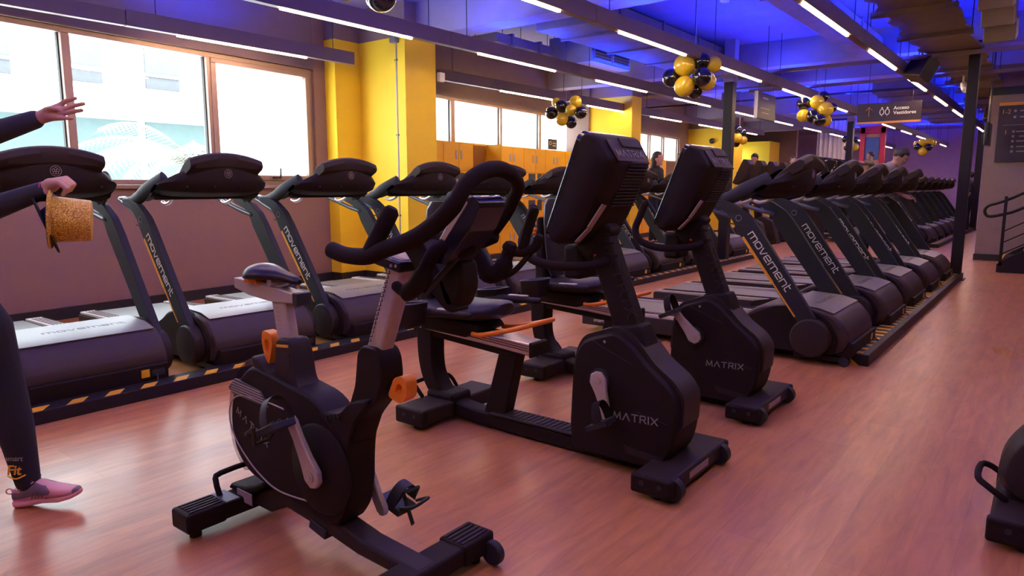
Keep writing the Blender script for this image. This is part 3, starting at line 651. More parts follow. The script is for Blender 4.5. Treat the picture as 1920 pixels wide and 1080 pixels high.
# ================================================================ TREADMILLS (local: x forward, y across, z up)
def lthing(name, label, cat, loc, group=None, rz=0):
    t = thing(name, label, cat, loc, group, rz); t['o'] = (0, 0, 0); return t
def emblem(parent, c, n, r):
    mb = MB(); c = V(c); n = V(n).normalized(); u = V((0, 1, 0)); v = n.cross(u)
    mb.tube([c+u*r*cos(a)+v*r*sin(a) for a in [2*pi*k/24 for k in range(24)]], .0018, 6, closed=True)
    for k in range(5):
        a = 2*pi*k/5+pi/2; q = c+u*r*.42*cos(a)+v*r*.42*sin(a)
        mb.tube([q+u*r*.26*cos(b)+v*r*.26*sin(b) for b in [2*pi*j/10 for j in range(10)]], .0018, 5, closed=True)
    return mb.build('round_emblem', 'paper', parent)
def make_treadmill(console_m='plastic', post_m='post'):
    t = lthing('treadmill', 'treadmill', 'treadmill', (0, 0, 0))
    # deck
    mb = MB(); mb.prism(rnd([(-2.28, .055), (-2.28, .185), (-2.2, .19), (-.7, .19), (-.7, .055)], .015, 2), -.40, .40); mb.build('deck', 'plastic', t, bev=.004)
    mb = MB(); mb.box((-1.45, 0, .1925), (1.6, .56, .008)); mb.build('running_belt', 'belt', t, bev=.002)
    for s in (-1, 1):
        mb = MB(); mb.prism(rnd([(-2.27, .185), (-2.27, .205), (-.85, .225), (-.85, .19)], .006, 2), s*.30 if s > 0 else -.42, .42 if s > 0 else -.30); r = mb.build('side_rail', 'silverpaint', t, bev=.004)
        mb = MB()
        for k in range(4): mb.box((-1.55, s*(.325+k*.025), .2195), (1.3, .005, .003), Matrix.Rotation(-RAD(.8), 3, 'Y'))
        mb.build('rail_ribs', 'plastic', r)
        mb = MB(); mb.prism([(-2.28, .06), (-2.28, .18), (-1.25, .19), (-1.25, .06)], s*.40, s*.43) if s > 0 else mb.prism([(-2.28, .06), (-2.28, .18), (-1.25, .19), (-1.25, .06)], -.43, -.40)
        mb.build('side_skirt', 'plastic2', t, bev=.004)
    # hood
    prof = [(-1.02, .07), (-1.02, .215), (-.93, .25), (-.72, .385), (-.52, .415), (-.30, .40), (-.17, .365), (-.09, .27), (-.065, .19), (-.10, .10), (-.20, .07)]
    secs = []
    for y, k in ((-.41, .93), (-.395, .98), (-.36, 1), (.36, 1), (.395, .98), (.41, .93)):
        secs.append([(-.55+(x+.55)*k, y, .2+(z-.2)*k) for x, z in rnd(prof, .05, 3)])
    mb = MB(); mb.loft(secs); h = mb.build('motor_hood', 'hoodface', t, bev=.003)
    mb = MB(); mb.prism([(-.54, .416), (-.30, .402), (-.19, .372), (-.188, .378), (-.30, .41), (-.54, .424)], -.375, .375); mb.build('hood_top_band', 'hoodtop', t, bev=.002)
    o = place_text('hood_lettering', '', .01, 'darkmark', t, (0, 0, 0), (0, 1, 0), (-1, 0, 0)) if False else strokes('movement', (-.33, -.2, .4105), (0, 1, 0), (-1, 0, .05), .05, .007, .35).build('hood_lettering', 'darkmark', t, sm=False)
    mb = MB(); mb.prism([(-.16, .07), (-.05, .07), (-.045, .17), (-.055, .175), (-.16, .175)], -.385, .385); mb.build('lower_fascia', 'plastic', t, bev=.004)
    mb = MB(); mb.box((-.046, .24, .125), (.006, .05, .05)); mb.build('warning_sticker', 'yel', t)
    mb = MB(); mb.box((-.046, .32, .12), (.008, .08, .04)); mb.build('power_socket', 'rubber', t)
    mb = MB(); mb.tube(smooth([(-.06, .31, .12), (.0, .29, .08), (.03, .22, .02), (.02, .05, .012), (-.05, -.1, .012)], 5), .005, 6); mb.build('power_cord', 'rubber', t)
    mb = MB(); mb.box((-.5, 0, .045), (.7, .5, .03)); mb.build('base_frame', 'steelblack', t, bev=.004)
    for s in (-1, 1):
        y0 = s*.42
        # wheel, pivot disc, sloping upright
        mb = MB(); mb.cyl((-.10, s*.33, .035), (-.10, s*.40, .035), .035, 20); mb.build('transport_wheel', 'rubber', t, bev=.004)
        mb = MB(); mb.bar((-.45, s*.37, .05), (-.12, s*.37, .045), .05, .035); mb.build('wheel_arm', 'steelblack', t)
        mb = MB(); mb.lathe([(.135, 0), (.14, .01), (.14, .07), (.13, .082), (.05, .09), (.001, .09)], (-.32, s*.41, .195), (0, s, 0), 32); mb.build('pivot_cover', 'plastic2', t, bev=.002)
        mb = MB(); mb.prism(rnd([(-1.25, .06), (-1.25, .19), (-.9, .26), (-.60, .40), (-.38, .42), (-.22, .33), (-.14, .2), (-.16, .08)], .03, 2), *( (.395, .425) if s > 0 else (-.425, -.395))); mb.build('side_cowl', 'plastic', t, bev=.004)
        pp = [(-.40, .28), (-.265, .30), (-.72, .97), (-.80, 1.07), (-.92, 1.15), (-1.05, 1.195), (-1.16, 1.19), (-1.15, 1.15), (-1.0, 1.10), (-.93, 1.03), (-.89, .95)]
        mb = MB(); mb.prism(rnd(pp, .03, 3), *((.425, .475) if s > 0 else (-.475, -.425))); up = mb.build('upright', post_m, t, bev=.008)
        # stripe and lettering on the outer face
        yo = s*.4765; d = V((-.49, 0, .67)).normalized()
        mb = MB(); mb.bar((-.432, yo, .34), (-.606, yo, .58), .0025, .011, side=(0, 1, 0)); mb.bar((-.604, yo, .575), (-.842, yo, .905), .0025, .020, side=(0, 1, 0)); mb.build('amber_stripe', 'yelstripe', up, sm=False)
        n = V((.82, 0, .57))
        if s < 0: strokes('movement', V((-.802, yo, .925))+V((0, -.001, 0)), -d, (.81, 0, .59), .058, .0075, .26).build('side_lettering', 'white', up, sm=False)
        else: strokes('movement', V((-.60, yo, .60))+V((0, .001, 0)), d, (.81, 0, .59), .058, .0075, .26).build('side_lettering', 'white', up, sm=False)
        mb = MB(); mb.tube([(-.88+.022*cos(a), yo, 1.045+.022*sin(a)) for a in [2*pi*k/16 for k in range(16)]], .002, 5, closed=True); mb.build('small_emblem', 'dimwhite', up)
        mb = MB(); mb.prism([(-.955, 1.01), (-.79, .985), (-.792, .978), (-.95, 1.0)], yo-.0006, yo+.0006); mb.build('joint_line', 'rubber', up, sm=False)
        # neck sweeping from the elbow up to the console
        pa = smooth([(-1.13, s*.45, 1.165), (-1.06, s*.45, 1.17), (-.97, s*.44, 1.195), (-.88, s*.425, 1.245), (-.80, s*.405, 1.285), (-.70, s*.37, 1.335)], 5)
        mb = MB(); mb.tube(pa, [.017, .022, .026, .028, .03, .03, .03], 14, fl=1.9); mb.build('console_neck', 'post', t)
        # padded side handrail
        pr = smooth([(-.90, s*.43, 1.05), (-1.05, s*.425, 1.085), (-1.22, s*.41, 1.14), (-1.36, s*.40, 1.185)], 4)
        mb = MB(); mb.tube(pr, .019, 10); mb.build('side_handrail', 'postgrey', t)
        mb = MB(); mb.tube([(-1.36, s*.40, 1.19), (-1.24, s*.42, 1.195), (-1.10, s*.44, 1.185)], .015, 10); mb.build('upper_handrail', 'postgrey', t)
        mb = MB(); mb.tube(smooth([(-.84, s*.25, 1.20), (-.90, s*.24, 1.165), (-.97, s*.24, 1.15), (-1.02, s*.24, 1.165)], 4), .014, 10); mb.build('sensor_grip', 'silver', t)
    mb = MB(); mb.bar((-.80, -.40, 1.2), (-.80, .40, 1.2), .035, .03); mb.build('cross_bar', 'post', t, bev=.006)
    # console: arched shell
    secs = []; N = 26
    for i in range(N+1):
        y = -.43+.86*i/N; e = abs(y)/.43
        zt = 1.475-.15*e**2.0; zb = 1.205+.02*e**3; th = (1-e**12)**.5 if e < 1 else 0; th = max(th, .45)
        xf = -.49-.14*e**2.2
        pr = [(xf-.16, zb), (xf-.035, zb+.03), (xf, zb+.10), (xf-.004, zt-.05), (xf-.035, zt-.012), (xf-.09, zt-.035), (-.80, zt-.16), (-.96, min(zt-.20, 1.27)), (-.98, zb+.03), (-.88, zb)]; pr = rnd(pr, .025, 2)
        cx, cz = -.80, (zb+zt)/2
        secs.append([(cx+(x-cx)*(.4+.6*th), y, cz+(z-cz)*(.35+.65*th)) for x, z in pr])
    mb = MB(); mb.loft(secs); con = mb.build('console_shell', console_m, t, bev=.003)
    mb = MB(); secs = []
    for i in range(15):
        y = -.285+.57*i/14; e = abs(y)/.285; zt = 1.53-.05*e**2
        secs.append([(-.57, y, 1.36), (-.490, y, 1.425-.02*e), (-.474, y, zt-.05), (-.487, y, zt-.012), (-.515, y, zt-.002), (-.57, y, zt-.03), (-.70, y, zt-.14)])
    mb.loft(secs); mb.build('display_hood', 'plastic2', t, bev=.005)
    mb = MB(); mb.box((-.76, 0, 1.36), (.006, .44, .2), Matrix.Rotation(RAD(58), 3, 'Y')); mb.build('display_screen', 'gloss', t)
    emblem(con, (-.487, 0, 1.375), (1, 0, 0), .031)
    for y in (-.28, -.10, .10, .28): mb = MB(); xq = -.49-.14*(abs(y)/.43)**2.2; mb.cyl((xq-.02, y, 1.28), (xq-.003, y, 1.28), .007, 8); mb.build('screw_cap', 'rubber', con)
    for s in (-1, 1):
        o = place_text('brand_lettering', 'smart', .045, 'white', t, (-2.16 if s < 0 else -2.0, s*.4315, .095), (-s, 0, 0), (0, 0, 1))
        o = place_text('brand_lettering_orange', 'fit', .055, 'yel', t, (-2.04 if s < 0 else -2.12, s*.4315, .095), (-s, 0, 0), (0, 0, 1), bold=.001)
    return t
TW = ['with the gold hat held in front of it', 'behind the raised seat of the upright bike', 'left of the first yellow pillar edge', 'in front of the tall yellow pillar', 'right of the tall yellow pillar', 'before the dark ring on the lockers', 'behind the first tall bike console', 'with the lettering beside the second bike handle', 'just before the black middle column', 'beyond the black middle column']
LY = [1.70, 2.83, 3.97, 5.08, 6.2, 7.3, 8.42, 9.53, 10.6, 12.35]
proto = make_treadmill(); first = True
def place_tm(x, y, label, group):
    global first
    o = proto if first else copy_tree(proto); first = False
    o.location = (x, y, 0); o['label'] = label; o['group'] = group; return o
for i, y in enumerate(LY): place_tm(-4.36, y, '%s treadmill of the left row, %s' % (ORD[i], TW[i]), 'treadmills in the left row along the window wall')
RY = [5.70, 7.10, 8.34, 9.56, 10.78]
for i, y in enumerate(RY): place_tm(-1.02, y, '%s treadmill of the right row behind the hazard striped kerb' % ORD[i], 'treadmills in the near right row')
for i in range(7): place_tm(-2.03, 17.85+1.15*i, '%s treadmill of the distant right row beyond the black column' % ORD[i], 'treadmills in the distant right row')

# ================================================================ RECUMBENT BIKES
def crank_set(t, hub, ang, r_, ysides, arm_m='silverpaint', strap_m='foam', ped=True, flip=1):
    """two cranks opposite each other with strapped pedals; ang in the x-z plane, ysides = (near y, far y)"""
    for k, y in enumerate(ysides):
        a = ang+pi*k; s = -1 if k == 0 else 1
        d = V((cos(a), 0, sin(a))); h = V((hub[0], y, hub[1])); e = h+d*r_
        n = V((-d.z, 0, d.x)); pts = []
        for q, rr in ((0, .042), (.3, .030), (.7, .022), (1, .024)):
            pts.append((q, rr))
        L1 = [h+d*(r_*q)+n*rr for q, rr in pts]; L2 = [h+d*(r_*q)-n*rr for q, rr in pts][::-1]
        capE = [e+d*.024*cos(b)-n*.024*sin(b)*-1 for b in (pi/2.6, 0, -pi/2.6)]; capH = [h-d*.042*cos(b)-n*.042*sin(b) for b in (pi/2.6, 0, -pi/2.6)]
        loop = L1+[e+d*.02+n*.014, e+d*.025, e+d*.02-n*.014]+L2+[h-d*.034-n*.026, h-d*.042, h-d*.034+n*.026]
        mb = MB(); mb.prism([(p.x, p.z) for p in loop], y-.011, y+.011); cr = mb.build('crank_arm', arm_m, t, bev=.005)
        mb = MB(); mb.cyl((h.x, y+s*.008, h.z), (h.x, y+s*.016, h.z), .018, 18); mb.cyl((h.x, y+s*.016, h.z), (h.x, y+s*.018, h.z), .009, 12); mb.build('crank_bolt', 'silverpaint', cr)
        yc = y+s*.065
        tilt = -.45*flip if k == 0 else .25
        R_ = Matrix.Rotation(tilt, 3, 'Y')
        mb = MB(); mb.box((e.x, yc, e.z), (.115, .085, .024), R_); mb.cyl((e.x, y, e.z), (e.x, yc, e.z), .009, 10); pe = mb.build('pedal', 'rubber', t, bev=.006)
        st = []
        for j in range(13):
            b = pi*j/12; st.append(V((e.x, yc, e.z))+R_ @ V((.02+.01*sin(b), cos(b)*.052, .012+.085*sin(b))))
        secs = [[p+R_ @ V((-.022, 0, 0)), p+R_ @ V((.022, 0, 0)), p+R_ @ V((.022, 0, 0))+V((0, 0, .003)), p+R_ @ V((-.022, 0, 0))+V((0, 0, .003))] for p in st]
        mb = MB(); mb.loft(secs); mb.build('pedal_strap', strap_m, pe)
def stabilizer(t, x, y0, y1, w_, h_, name='stabilizer', m='plastic2', z=.03, caps=True):
    mb = MB(); mb.box((x, (y0+y1)/2, z+h_/2), (w_, y1-y0, h_)); b = mb.build(name, m, t, bev=.012, seg=3)
    for y, s in ((y0, 1), (y1, -1)):
        if caps:
            mb = MB(); mb.box((x, y+s*.018, z+h_/2-.004), (w_+.014, .045, h_+.006)); mb.build('end_cap', 'plastic', b, bev=.012, seg=3)
            mb = MB()
            for k in (-1, 1): mb.cyl((x+k*.04, y-s*.0035, z+h_*.55), (x+k*.04, y-s*.006, z+h_*.55), .011, 14)
            mb.build('screw_recess', 'rubber', b)
        mb = MB(); mb.cyl((x+.01, y+s*.05, 0), (x+.01, y+s*.05, z+.01), .022, 14); mb.build('rubber_foot', 'rubber', b)
    return b
def recumbent(loc, label, ang):
    t = thing('recumbent_bike', label, 'exercise bike', loc, 'black recumbent bikes'); t['o'] = (-1.9, 2.8, 0)
    Y = 2.8
    # housing (main shroud)
    side = [(-1.725, .05), (-1.742, .16), (-1.73, .42), (-1.71, .53), (-1.675, .585), (-1.51, .645), (-1.45, .615), (-1.40, .57), (-1.33, .50), (-1.24, .435), (-1.195, .375), (-1.20, .22), (-1.225, .12), (-1.32, .05)]
    side = rnd(side, .04, 3); secs = []
    for y, k in ((-.125, .955), (-.12, .975), (-.09, 1.0), (.09, 1.0), (.12, .975), (.125, .955)):
        secs.append([(-1.45+(x+1.45)*k, Y+y, .3+(z-.3)*k) for x, z in side])
    mb = MB(); mb.loft(secs); hs = mb.build('drive_housing', 'plastic', t, bev=.004)
    # raised centre spine over the housing edge
    sp = [(-1.75, .30), (-1.742, .45), (-1.722, .545), (-1.685, .60), (-1.52, .66), (-1.44, .635), (-1.38, .575), (-1.32, .51), (-1.23, .45), (-1.182, .385), (-1.187, .24)]
    inn = [(x*.93-1.45*.07, z*.9+.03) for x, z in sp][::-1]
    mb = MB(); mb.prism(rnd(sp, .03, 3)+inn, Y-.085, Y+.085); mb.build('top_spine', 'plastic2', hs, bev=.012, seg=3)
    mb = MB(); mb.bar((-1.62, Y-.1262, .59), (-1.42, Y-.1262, .51), .002, .003, side=(0, 1, 0)); mb.build('panel_seam', 'rubber', hs, sm=False); mb = MB(); mb.bar((-1.39, Y-.1262, .30), (-1.24, Y-.1262, .27), .002, .003, side=(0, 1, 0)); mb.build('panel_seam', 'rubber', hs, sm=False)
    mb = MB()
    for y in (-.1255, .1255): mb.cyl((-1.555, Y+y, .592), (-1.555, Y+y*1.015, .592), .007, 10)
    mb.build('housing_screw', 'silver', hs)
    mb = MB(); mb.prism(rnd([(-1.45, .135), (-1.25, .115), (-1.26, .085), (-1.43, .10)], .01), Y-.1262, Y-.123); mb.build('lower_vent', 'plastic2', hs, sm=False)
    strokes('MATRIX', (-1.50, Y-.1265, .25), (.99, 0, .04), (0, 0, 1), .030, .005, .42).build('side_lettering', 'dimwhite', hs, sm=False)
    mb = MB(); mb.cyl((-1.573, Y-.14, .415), (-1.573, Y+.14, .415), .052, 24); mb.build('crank_boss', 'rubber', t)
    crank_set(t, (-1.573, .415), ang, .185, (Y-.145, Y+.145))
    # console post and its boot
    mb = MB(); secs = []
    for x, z, a, b in ((-1.46, .54, .085, .075), (-1.475, .61, .078, .07), (-1.495, .665, .072, .065)):
        secs.append([(x+p*a, Y+q*b, z+p*.01) for p, q in ((-1, -1), (1, -1), (1, 1), (-1, 1))])
    mb.loft(secs); mb.build('post_boot', 'plastic', t, bev=.015, seg=3)
    mb = MB(); mb.bar((-1.475, Y, .60), (-1.685, Y, 1.13), .105, .115, side=(0, 1, 0)); ps = mb.build('console_post', 'plastic', t, bev=.018, seg=3)
    d = V((-.21, 0, .53)).normalized()
    strokes('MATRIX', V((-1.625, Y-.0535, 1.06)), -d, (d.z, 0, -d.x), .05, .006, .55).build('post_lettering', 'plastic2', ps, sm=False)
    # console head
    th = math.atan2(.17, .48); up = V((.365, 0, .93)).normalized(); fw = V((.93, 0, -.365)).normalized()
    base = V((-1.80, Y, 1.045))
    def cp(h, f, y): return base+up*h+fw*f+V((0, y, 0))
    prof = [(0.0, .0), (-.01, .05), (.03, .10), (.10, .15), (.34, .175), (.43, .165), (.50, .06), (.505, .03), (.50, .0)]
    secs = []
    for y, k, kh in ((-.228, .35, .93), (-.22, .62, .97), (-.195, .85, 1), (-.12, 1, 1), (.11, 1, 1), (.18, .85, 1), (.205, .62, .97), (.212, .35, .93)):
        secs.append([cp(.25+(h-.25)*kh, f*k, y) for h, f in rnd(prof, .02, 2)])
    mb = MB(); mb.loft(secs); con = mb.build('console_head', 'plastic', t, bev=.006)
    secs = []
    pf = rnd([(-.228, 0), (-.228, .5), (.212, .5), (.212, 0)], .05, 4)
    mb = MB(); mb.loft([[cp(h, f, y) for y, h in pf] for f in (-.028, .004)]); mb.build('display_bezel', 'gloss', con, bev=.006)
    mb = MB()
    for k in range(14):
        h = .23+k*.0155; a = cp(h, .1735+.0, -.10+.004*k); b = cp(h, .1735, .115); mb.bar(a, b, .004, .006, side=fw)
    mb.build('speaker_vent', 'rubber', con, sm=False)
    n = (cp(.50, .06, 0)-cp(.43, .165, 0)).normalized()
    on = V((n.z, 0, -n.x)); on = on if on.x > 0 else -on
    mb = MB(); mb.bar(cp(.432, .163, -.01)+on*.0, cp(.495, .070, -.01)+on*.0, .28, .006, side=(0, 1, 0)); mb.build('brand_panel', 'hoodface', con, bev=.002)
    strokes('MATRIX', cp(.445, .143, -.132)+on*.0055, (0, 1, 0), n, .032, .0032, .42).build('console_lettering', 'dimwhite', con, sm=False)
    mb = MB(); mb.prism([(-.05, .0), (.12, .0), (.10, .02), (-.03, .02)], 0, 1, 'xy') if False else mb.bar(cp(.492, .085, -.05), cp(.492, .085, .13), .05, .008, side=n); mb.build('top_inset', 'plastic2', con, bev=.003)
    sn = V((.5, -.86, -.2)).normalized()
    for (h0, h1, y0, y1, f0, f1) in ((.035, .115, -.172, -.158, .116, .146), (.12, .235, -.166, -.146, .148, .168)):
        a = cp(h0, f0, y0); b = cp(h1, f1, y1); mb = MB(); mb.bar(a, b, .042, .006, side=V((0, 1, 0))); lb = mb.build('printed_label', 'paper', con, sm=False)
    mb = MB(); mb.bar(cp(-.05, .09, 0), cp(.14, .14, 0), .115, .12, side=(0, 1, 0)); mb.build('console_neck', 'plastic', t, bev=.02, seg=3)
    mb = MB(); mb.tube([cp(.20, -.03, .14), cp(.20, -.075, .14), cp(.31, -.075, .14), cp(.31, -.03, .14)], .014, 8); mb.build('remote_loop', 'silverpaint', con)
    # console handlebars
    for s in (-1, 1):
        pa = smooth([(-1.585, Y+s*.03, .955), (-1.64, Y+s*.13, .93), (-1.76, Y+s*.24, .93), (-1.87, Y+s*.27, .965), (-1.905, Y+s*.275, 1.03), (-1.88, Y+s*.27, 1.11), (-1.85, Y+s*.265, 1.19)], 5)
        mb = MB(); mb.tube(pa, .021, 12); mb.build('handlebar', 'foam', t)
    mb = MB(); mb.cyl((-1.655, Y-.055, .97), (-1.655, Y-.058, .97), .006, 8); mb.build('indicator_light', mat('red_indicator', (.6, .01, .03), .4) if 'redi' not in M else 'redi', ps)
    mb = MB(); mb.box((-1.78, Y+.02, .93), (.1, .16, .16)); mb.build('bottle_holder', 'plastic', t, bev=.02)
    # frame tube: upright at the back curving into the floor beam
    cen = smooth([(-2.765, 0, .49), (-2.765, 0, .34), (-2.74, 0, .22), (-2.67, 0, .125), (-2.56, 0, .075), (-2.42, 0, .055), (-2.2, 0, .05), (-1.9, 0, .045), (-1.25, 0, .045)], 5)
    out = []; up2 = []
    for i, p in enumerate(cen):
        tn = (V(cen[min(i+1, len(cen)-1)])-V(cen[max(i-1, 0)])).normalized(); nn = V((tn.z, 0, -tn.x)); hw = .07 if i < 10 else (.05 if i < 20 else .04)
        out.append((p[0]+nn.x*-hw*.9, p[2]-nn.z*-hw*-.9)); up2.append((p[0], p[2]))
    secs = []
    for i, p in enumerate(cen):
        tn = (V(cen[min(i+1, len(cen)-1)])-V(cen[max(i-1, 0)])).normalized(); nn = V((0, 1, 0)).cross(tn); hw = .07-.03*min(1, i/22); hy = .055
        p = V((p[0], Y, p[2]))
        secs.append([p+nn*a*hw+V((0, b*hy, 0)) for a, b in ((-1, -.7), (-.8, -1), (.8, -1), (1, -.7), (1, .7), (.8, 1), (-.8, 1), (-1, .7))])
    mb = MB(); mb.loft(secs); mb.build('main_frame', 'plastic', t, bev=.004)
    mb = MB(); mb.prism([(-2.30, .085), (-1.73, .085), (-1.73, .10), (-2.28, .10)], Y-.065, Y+.065); tp = mb.build('step_cover', 'plastic2', t, bev=.006)
    mb = MB()
    for k in range(16): mb.box((-2.22+k*.03, Y, .102), (.010, .10, .004))
    mb.build('tread_ribs', 'rubber', tp, sm=False)
    mb = MB(); mb.prism([(-2.34, .08), (-2.20, .08), (-2.115, .43), (-2.235, .43)], Y-.04, Y+.04); mb.build('seat_support', 'plastic', t, bev=.008)
    # aluminium seat rail, falling slightly forward
    mb = MB(); mb.prism([(-2.86, .495), (-2.86, .56), (-2.02, .505), (-2.02, .44)], Y-.062, Y+.062); rl = mb.build('seat_rail', 'alu', t, bev=.008)
    mb = MB()
    for s in (-1, 1):
        for k in range(3): mb.bar((-2.85, Y+s*.0635, .545-k*.012), (-2.03, Y+s*.0635, .49-k*.012), .003, .003)
    mb.build('rail_groove', 'plastic2', rl, sm=False)
    mb = MB(); mb.prism([(-2.022, .43), (-2.022, .512), (-2.0, .508), (-2.0, .435)], Y-.07, Y+.07); mb.build('rail_end_cap', 'plastic', rl, bev=.008)
    mb = MB(); mb.prism([(-2.86, .46), (-2.86, .495), (-2.05, .44), (-2.2, .415)], Y-.045, Y+.045); mb.build('under_rail', 'plastic', t, bev=.004)
    # carriage, seat cushion, back rest
    mb = MB(); mb.prism([(-2.75, .50), (-2.72, .585), (-2.33, .575), (-2.30, .545), (-2.42, .49)], Y-.10, Y+.10); mb.build('seat_carriage', 'plastic', t, bev=.01)
    secs = []
    for x, hw, z0, zt in ((-2.76, .14, .60, .66), (-2.72, .19, .59, .67), (-2.6, .215, .585, .672), (-2.45, .205, .58, .675), (-2.32, .16, .585, .685), (-2.25, .115, .60, .69), (-2.22, .07, .62, .68)):
        secs.append([(x, Y+hw*c_, (z0+zt)/2+(zt-z0)/2*s_) for c_, s_ in [(cos(2*pi*k/16)*abs(cos(2*pi*k/16))**-.35 if abs(cos(2*pi*k/16)) > .01 else 0, sin(2*pi*k/16)) for k in range(16)]])
    mb = MB(); mb.loft(secs); mb.build('seat_cushion', 'seat', t)
    secs = []
    for q, hw in ((0, .13), (.05, .18), (.2, .205), (.4, .20), (.52, .165), (.565, .10)):
        c_ = V((-2.64-.05*q/.55, Y, .68+q*.92)); secs.append([c_+V((.035*sin(2*pi*k/16)+.02*(cos(2*pi*k/16))**2, .66*hw*cos(2*pi*k/16), 0)) for k in range(16)])
    mb = MB(); mb.loft(secs); mb.build('back_cushion', 'seat', t)
    mb = MB(); mb.prism([(-2.78, .56), (-2.68, .60), (-2.73, 1.08), (-2.77, 1.07)], Y-.08, Y+.08); mb.build('back_shell', 'plastic', t, bev=.02)
    mb = MB(); mb.tube(smooth([(-2.76, Y-.08, .99), (-2.82, Y-.09, .985), (-2.87, Y-.06, .955), (-2.87, Y+.06, .955), (-2.82, Y+.09, .985), (-2.76, Y+.08, .99)], 4), .015, 10); mb.build('recline_handle', 'orange', t)
    pa = smooth([(-2.34, Y-.125, .525), (-2.25, Y-.145, .535), (-2.06, Y-.13, .585), (-1.985, Y-.09, .61), (-1.97, Y, .615), (-1.985, Y+.09, .61), (-2.06, Y+.13, .585), (-2.25, Y+.145, .535), (-2.34, Y+.125, .525)], 4)
    mb = MB(); mb.tube(pa, .0125, 10); mb.build('slide_lever', 'orange', t)
    for s in (-1, 1):
        y = Y+s*.29
        mb = MB(); mb.tube(smooth([(-2.72, Y+s*.15, .575), (-2.66, y-s*.03, .60), (-2.55, y, .635), (-2.40, y, .65), (-2.22, y, .655)], 4), [.024, .024, .027, .027, .022], 12, fl=.8); mb.build('side_handle', 'plastic', t)
        mb = MB(); mb.box((-2.36, y, .672), (.13, .026, .012), Matrix.Rotation(RAD(-2), 3, 'Y')); mb.build('pulse_sensor', 'silver', t, bev=.004)
        # open bottle tray
        o1 = rnd([(-2.67, -.06), (-2.67, .06), (-2.50, .06), (-2.50, -.06)], .03, 4); cy_ = Y+s*.335
        sc_ = lambda k, z: [(-2.62+(x+2.62)*k, cy_+yy*k, z+(x+2.62)*.12) for x, yy in o1]
        mb = MB(); mb.loft([sc_(.62, .55), sc_(.9, .57), sc_(1, .66), sc_(1.02, .68), sc_(.92, .685), sc_(.86, .66), sc_(.7, .585)]); bt = mb.build('bottle_tray', 'plastic', t)
        mb = MB(); mb.tube(sc_(1.02, .684), .004, 6, closed=True); mb.build('tray_rim_highlight', 'postgrey', bt)  # paler ring that paints the highlight along the tray edge
    # floor feet
    stabilizer(t, -2.63, Y-.31, Y+.31, .20, .085, 'rear_stabilizer')
    mb = MB(); mb.box((-2.63, Y, .10), (.2, .17, .10)); mb.build('rear_bracket', 'plastic', t, bev=.02)
    mb = MB(); mb.tube(smooth([(-2.70, Y-.14, .125), (-2.75, Y-.14, .175), (-2.79, Y-.10, .185), (-2.79, Y+.10, .185), (-2.75, Y+.14, .175), (-2.70, Y+.14, .125)], 3), .011, 10); mb.build('lift_handle', 'foam', t)
    f = stabilizer(t, -1.22, Y-.31, Y+.31, .17, .075, 'front_stabilizer')
    mb = MB(); mb.box((-1.134, Y-.02, .07), (.003, .2, .03)); mb.build('spec_label', 'paper', f)
    mb = MB(); mb.cyl((-1.15, Y-.27, .05), (-1.15, Y-.23, .05), .05, 20); mb.cyl((-1.15, Y+.27, .05), (-1.15, Y+.23, .05), .05, 20) if False else None; mb.build('transport_wheel', 'rubber', f)
    mb = MB(); mb.cyl((-1.15, Y+.27, .05), (-1.15, Y+.23, .05), .05, 20); mb.build('transport_wheel', 'rubber', f)
    return t
M['redi'] = mat('red_indicator', (.7, .01, .03), .4)
recumbent((-1.9, 2.8, 0), 'front recumbent bike with its pedal hanging down, nearest of the tall black consoles', RAD(-73))
recumbent((-1.94, 3.95, 0), 'rear recumbent bike with its pedal raised, beside the right treadmill row', RAD(133))

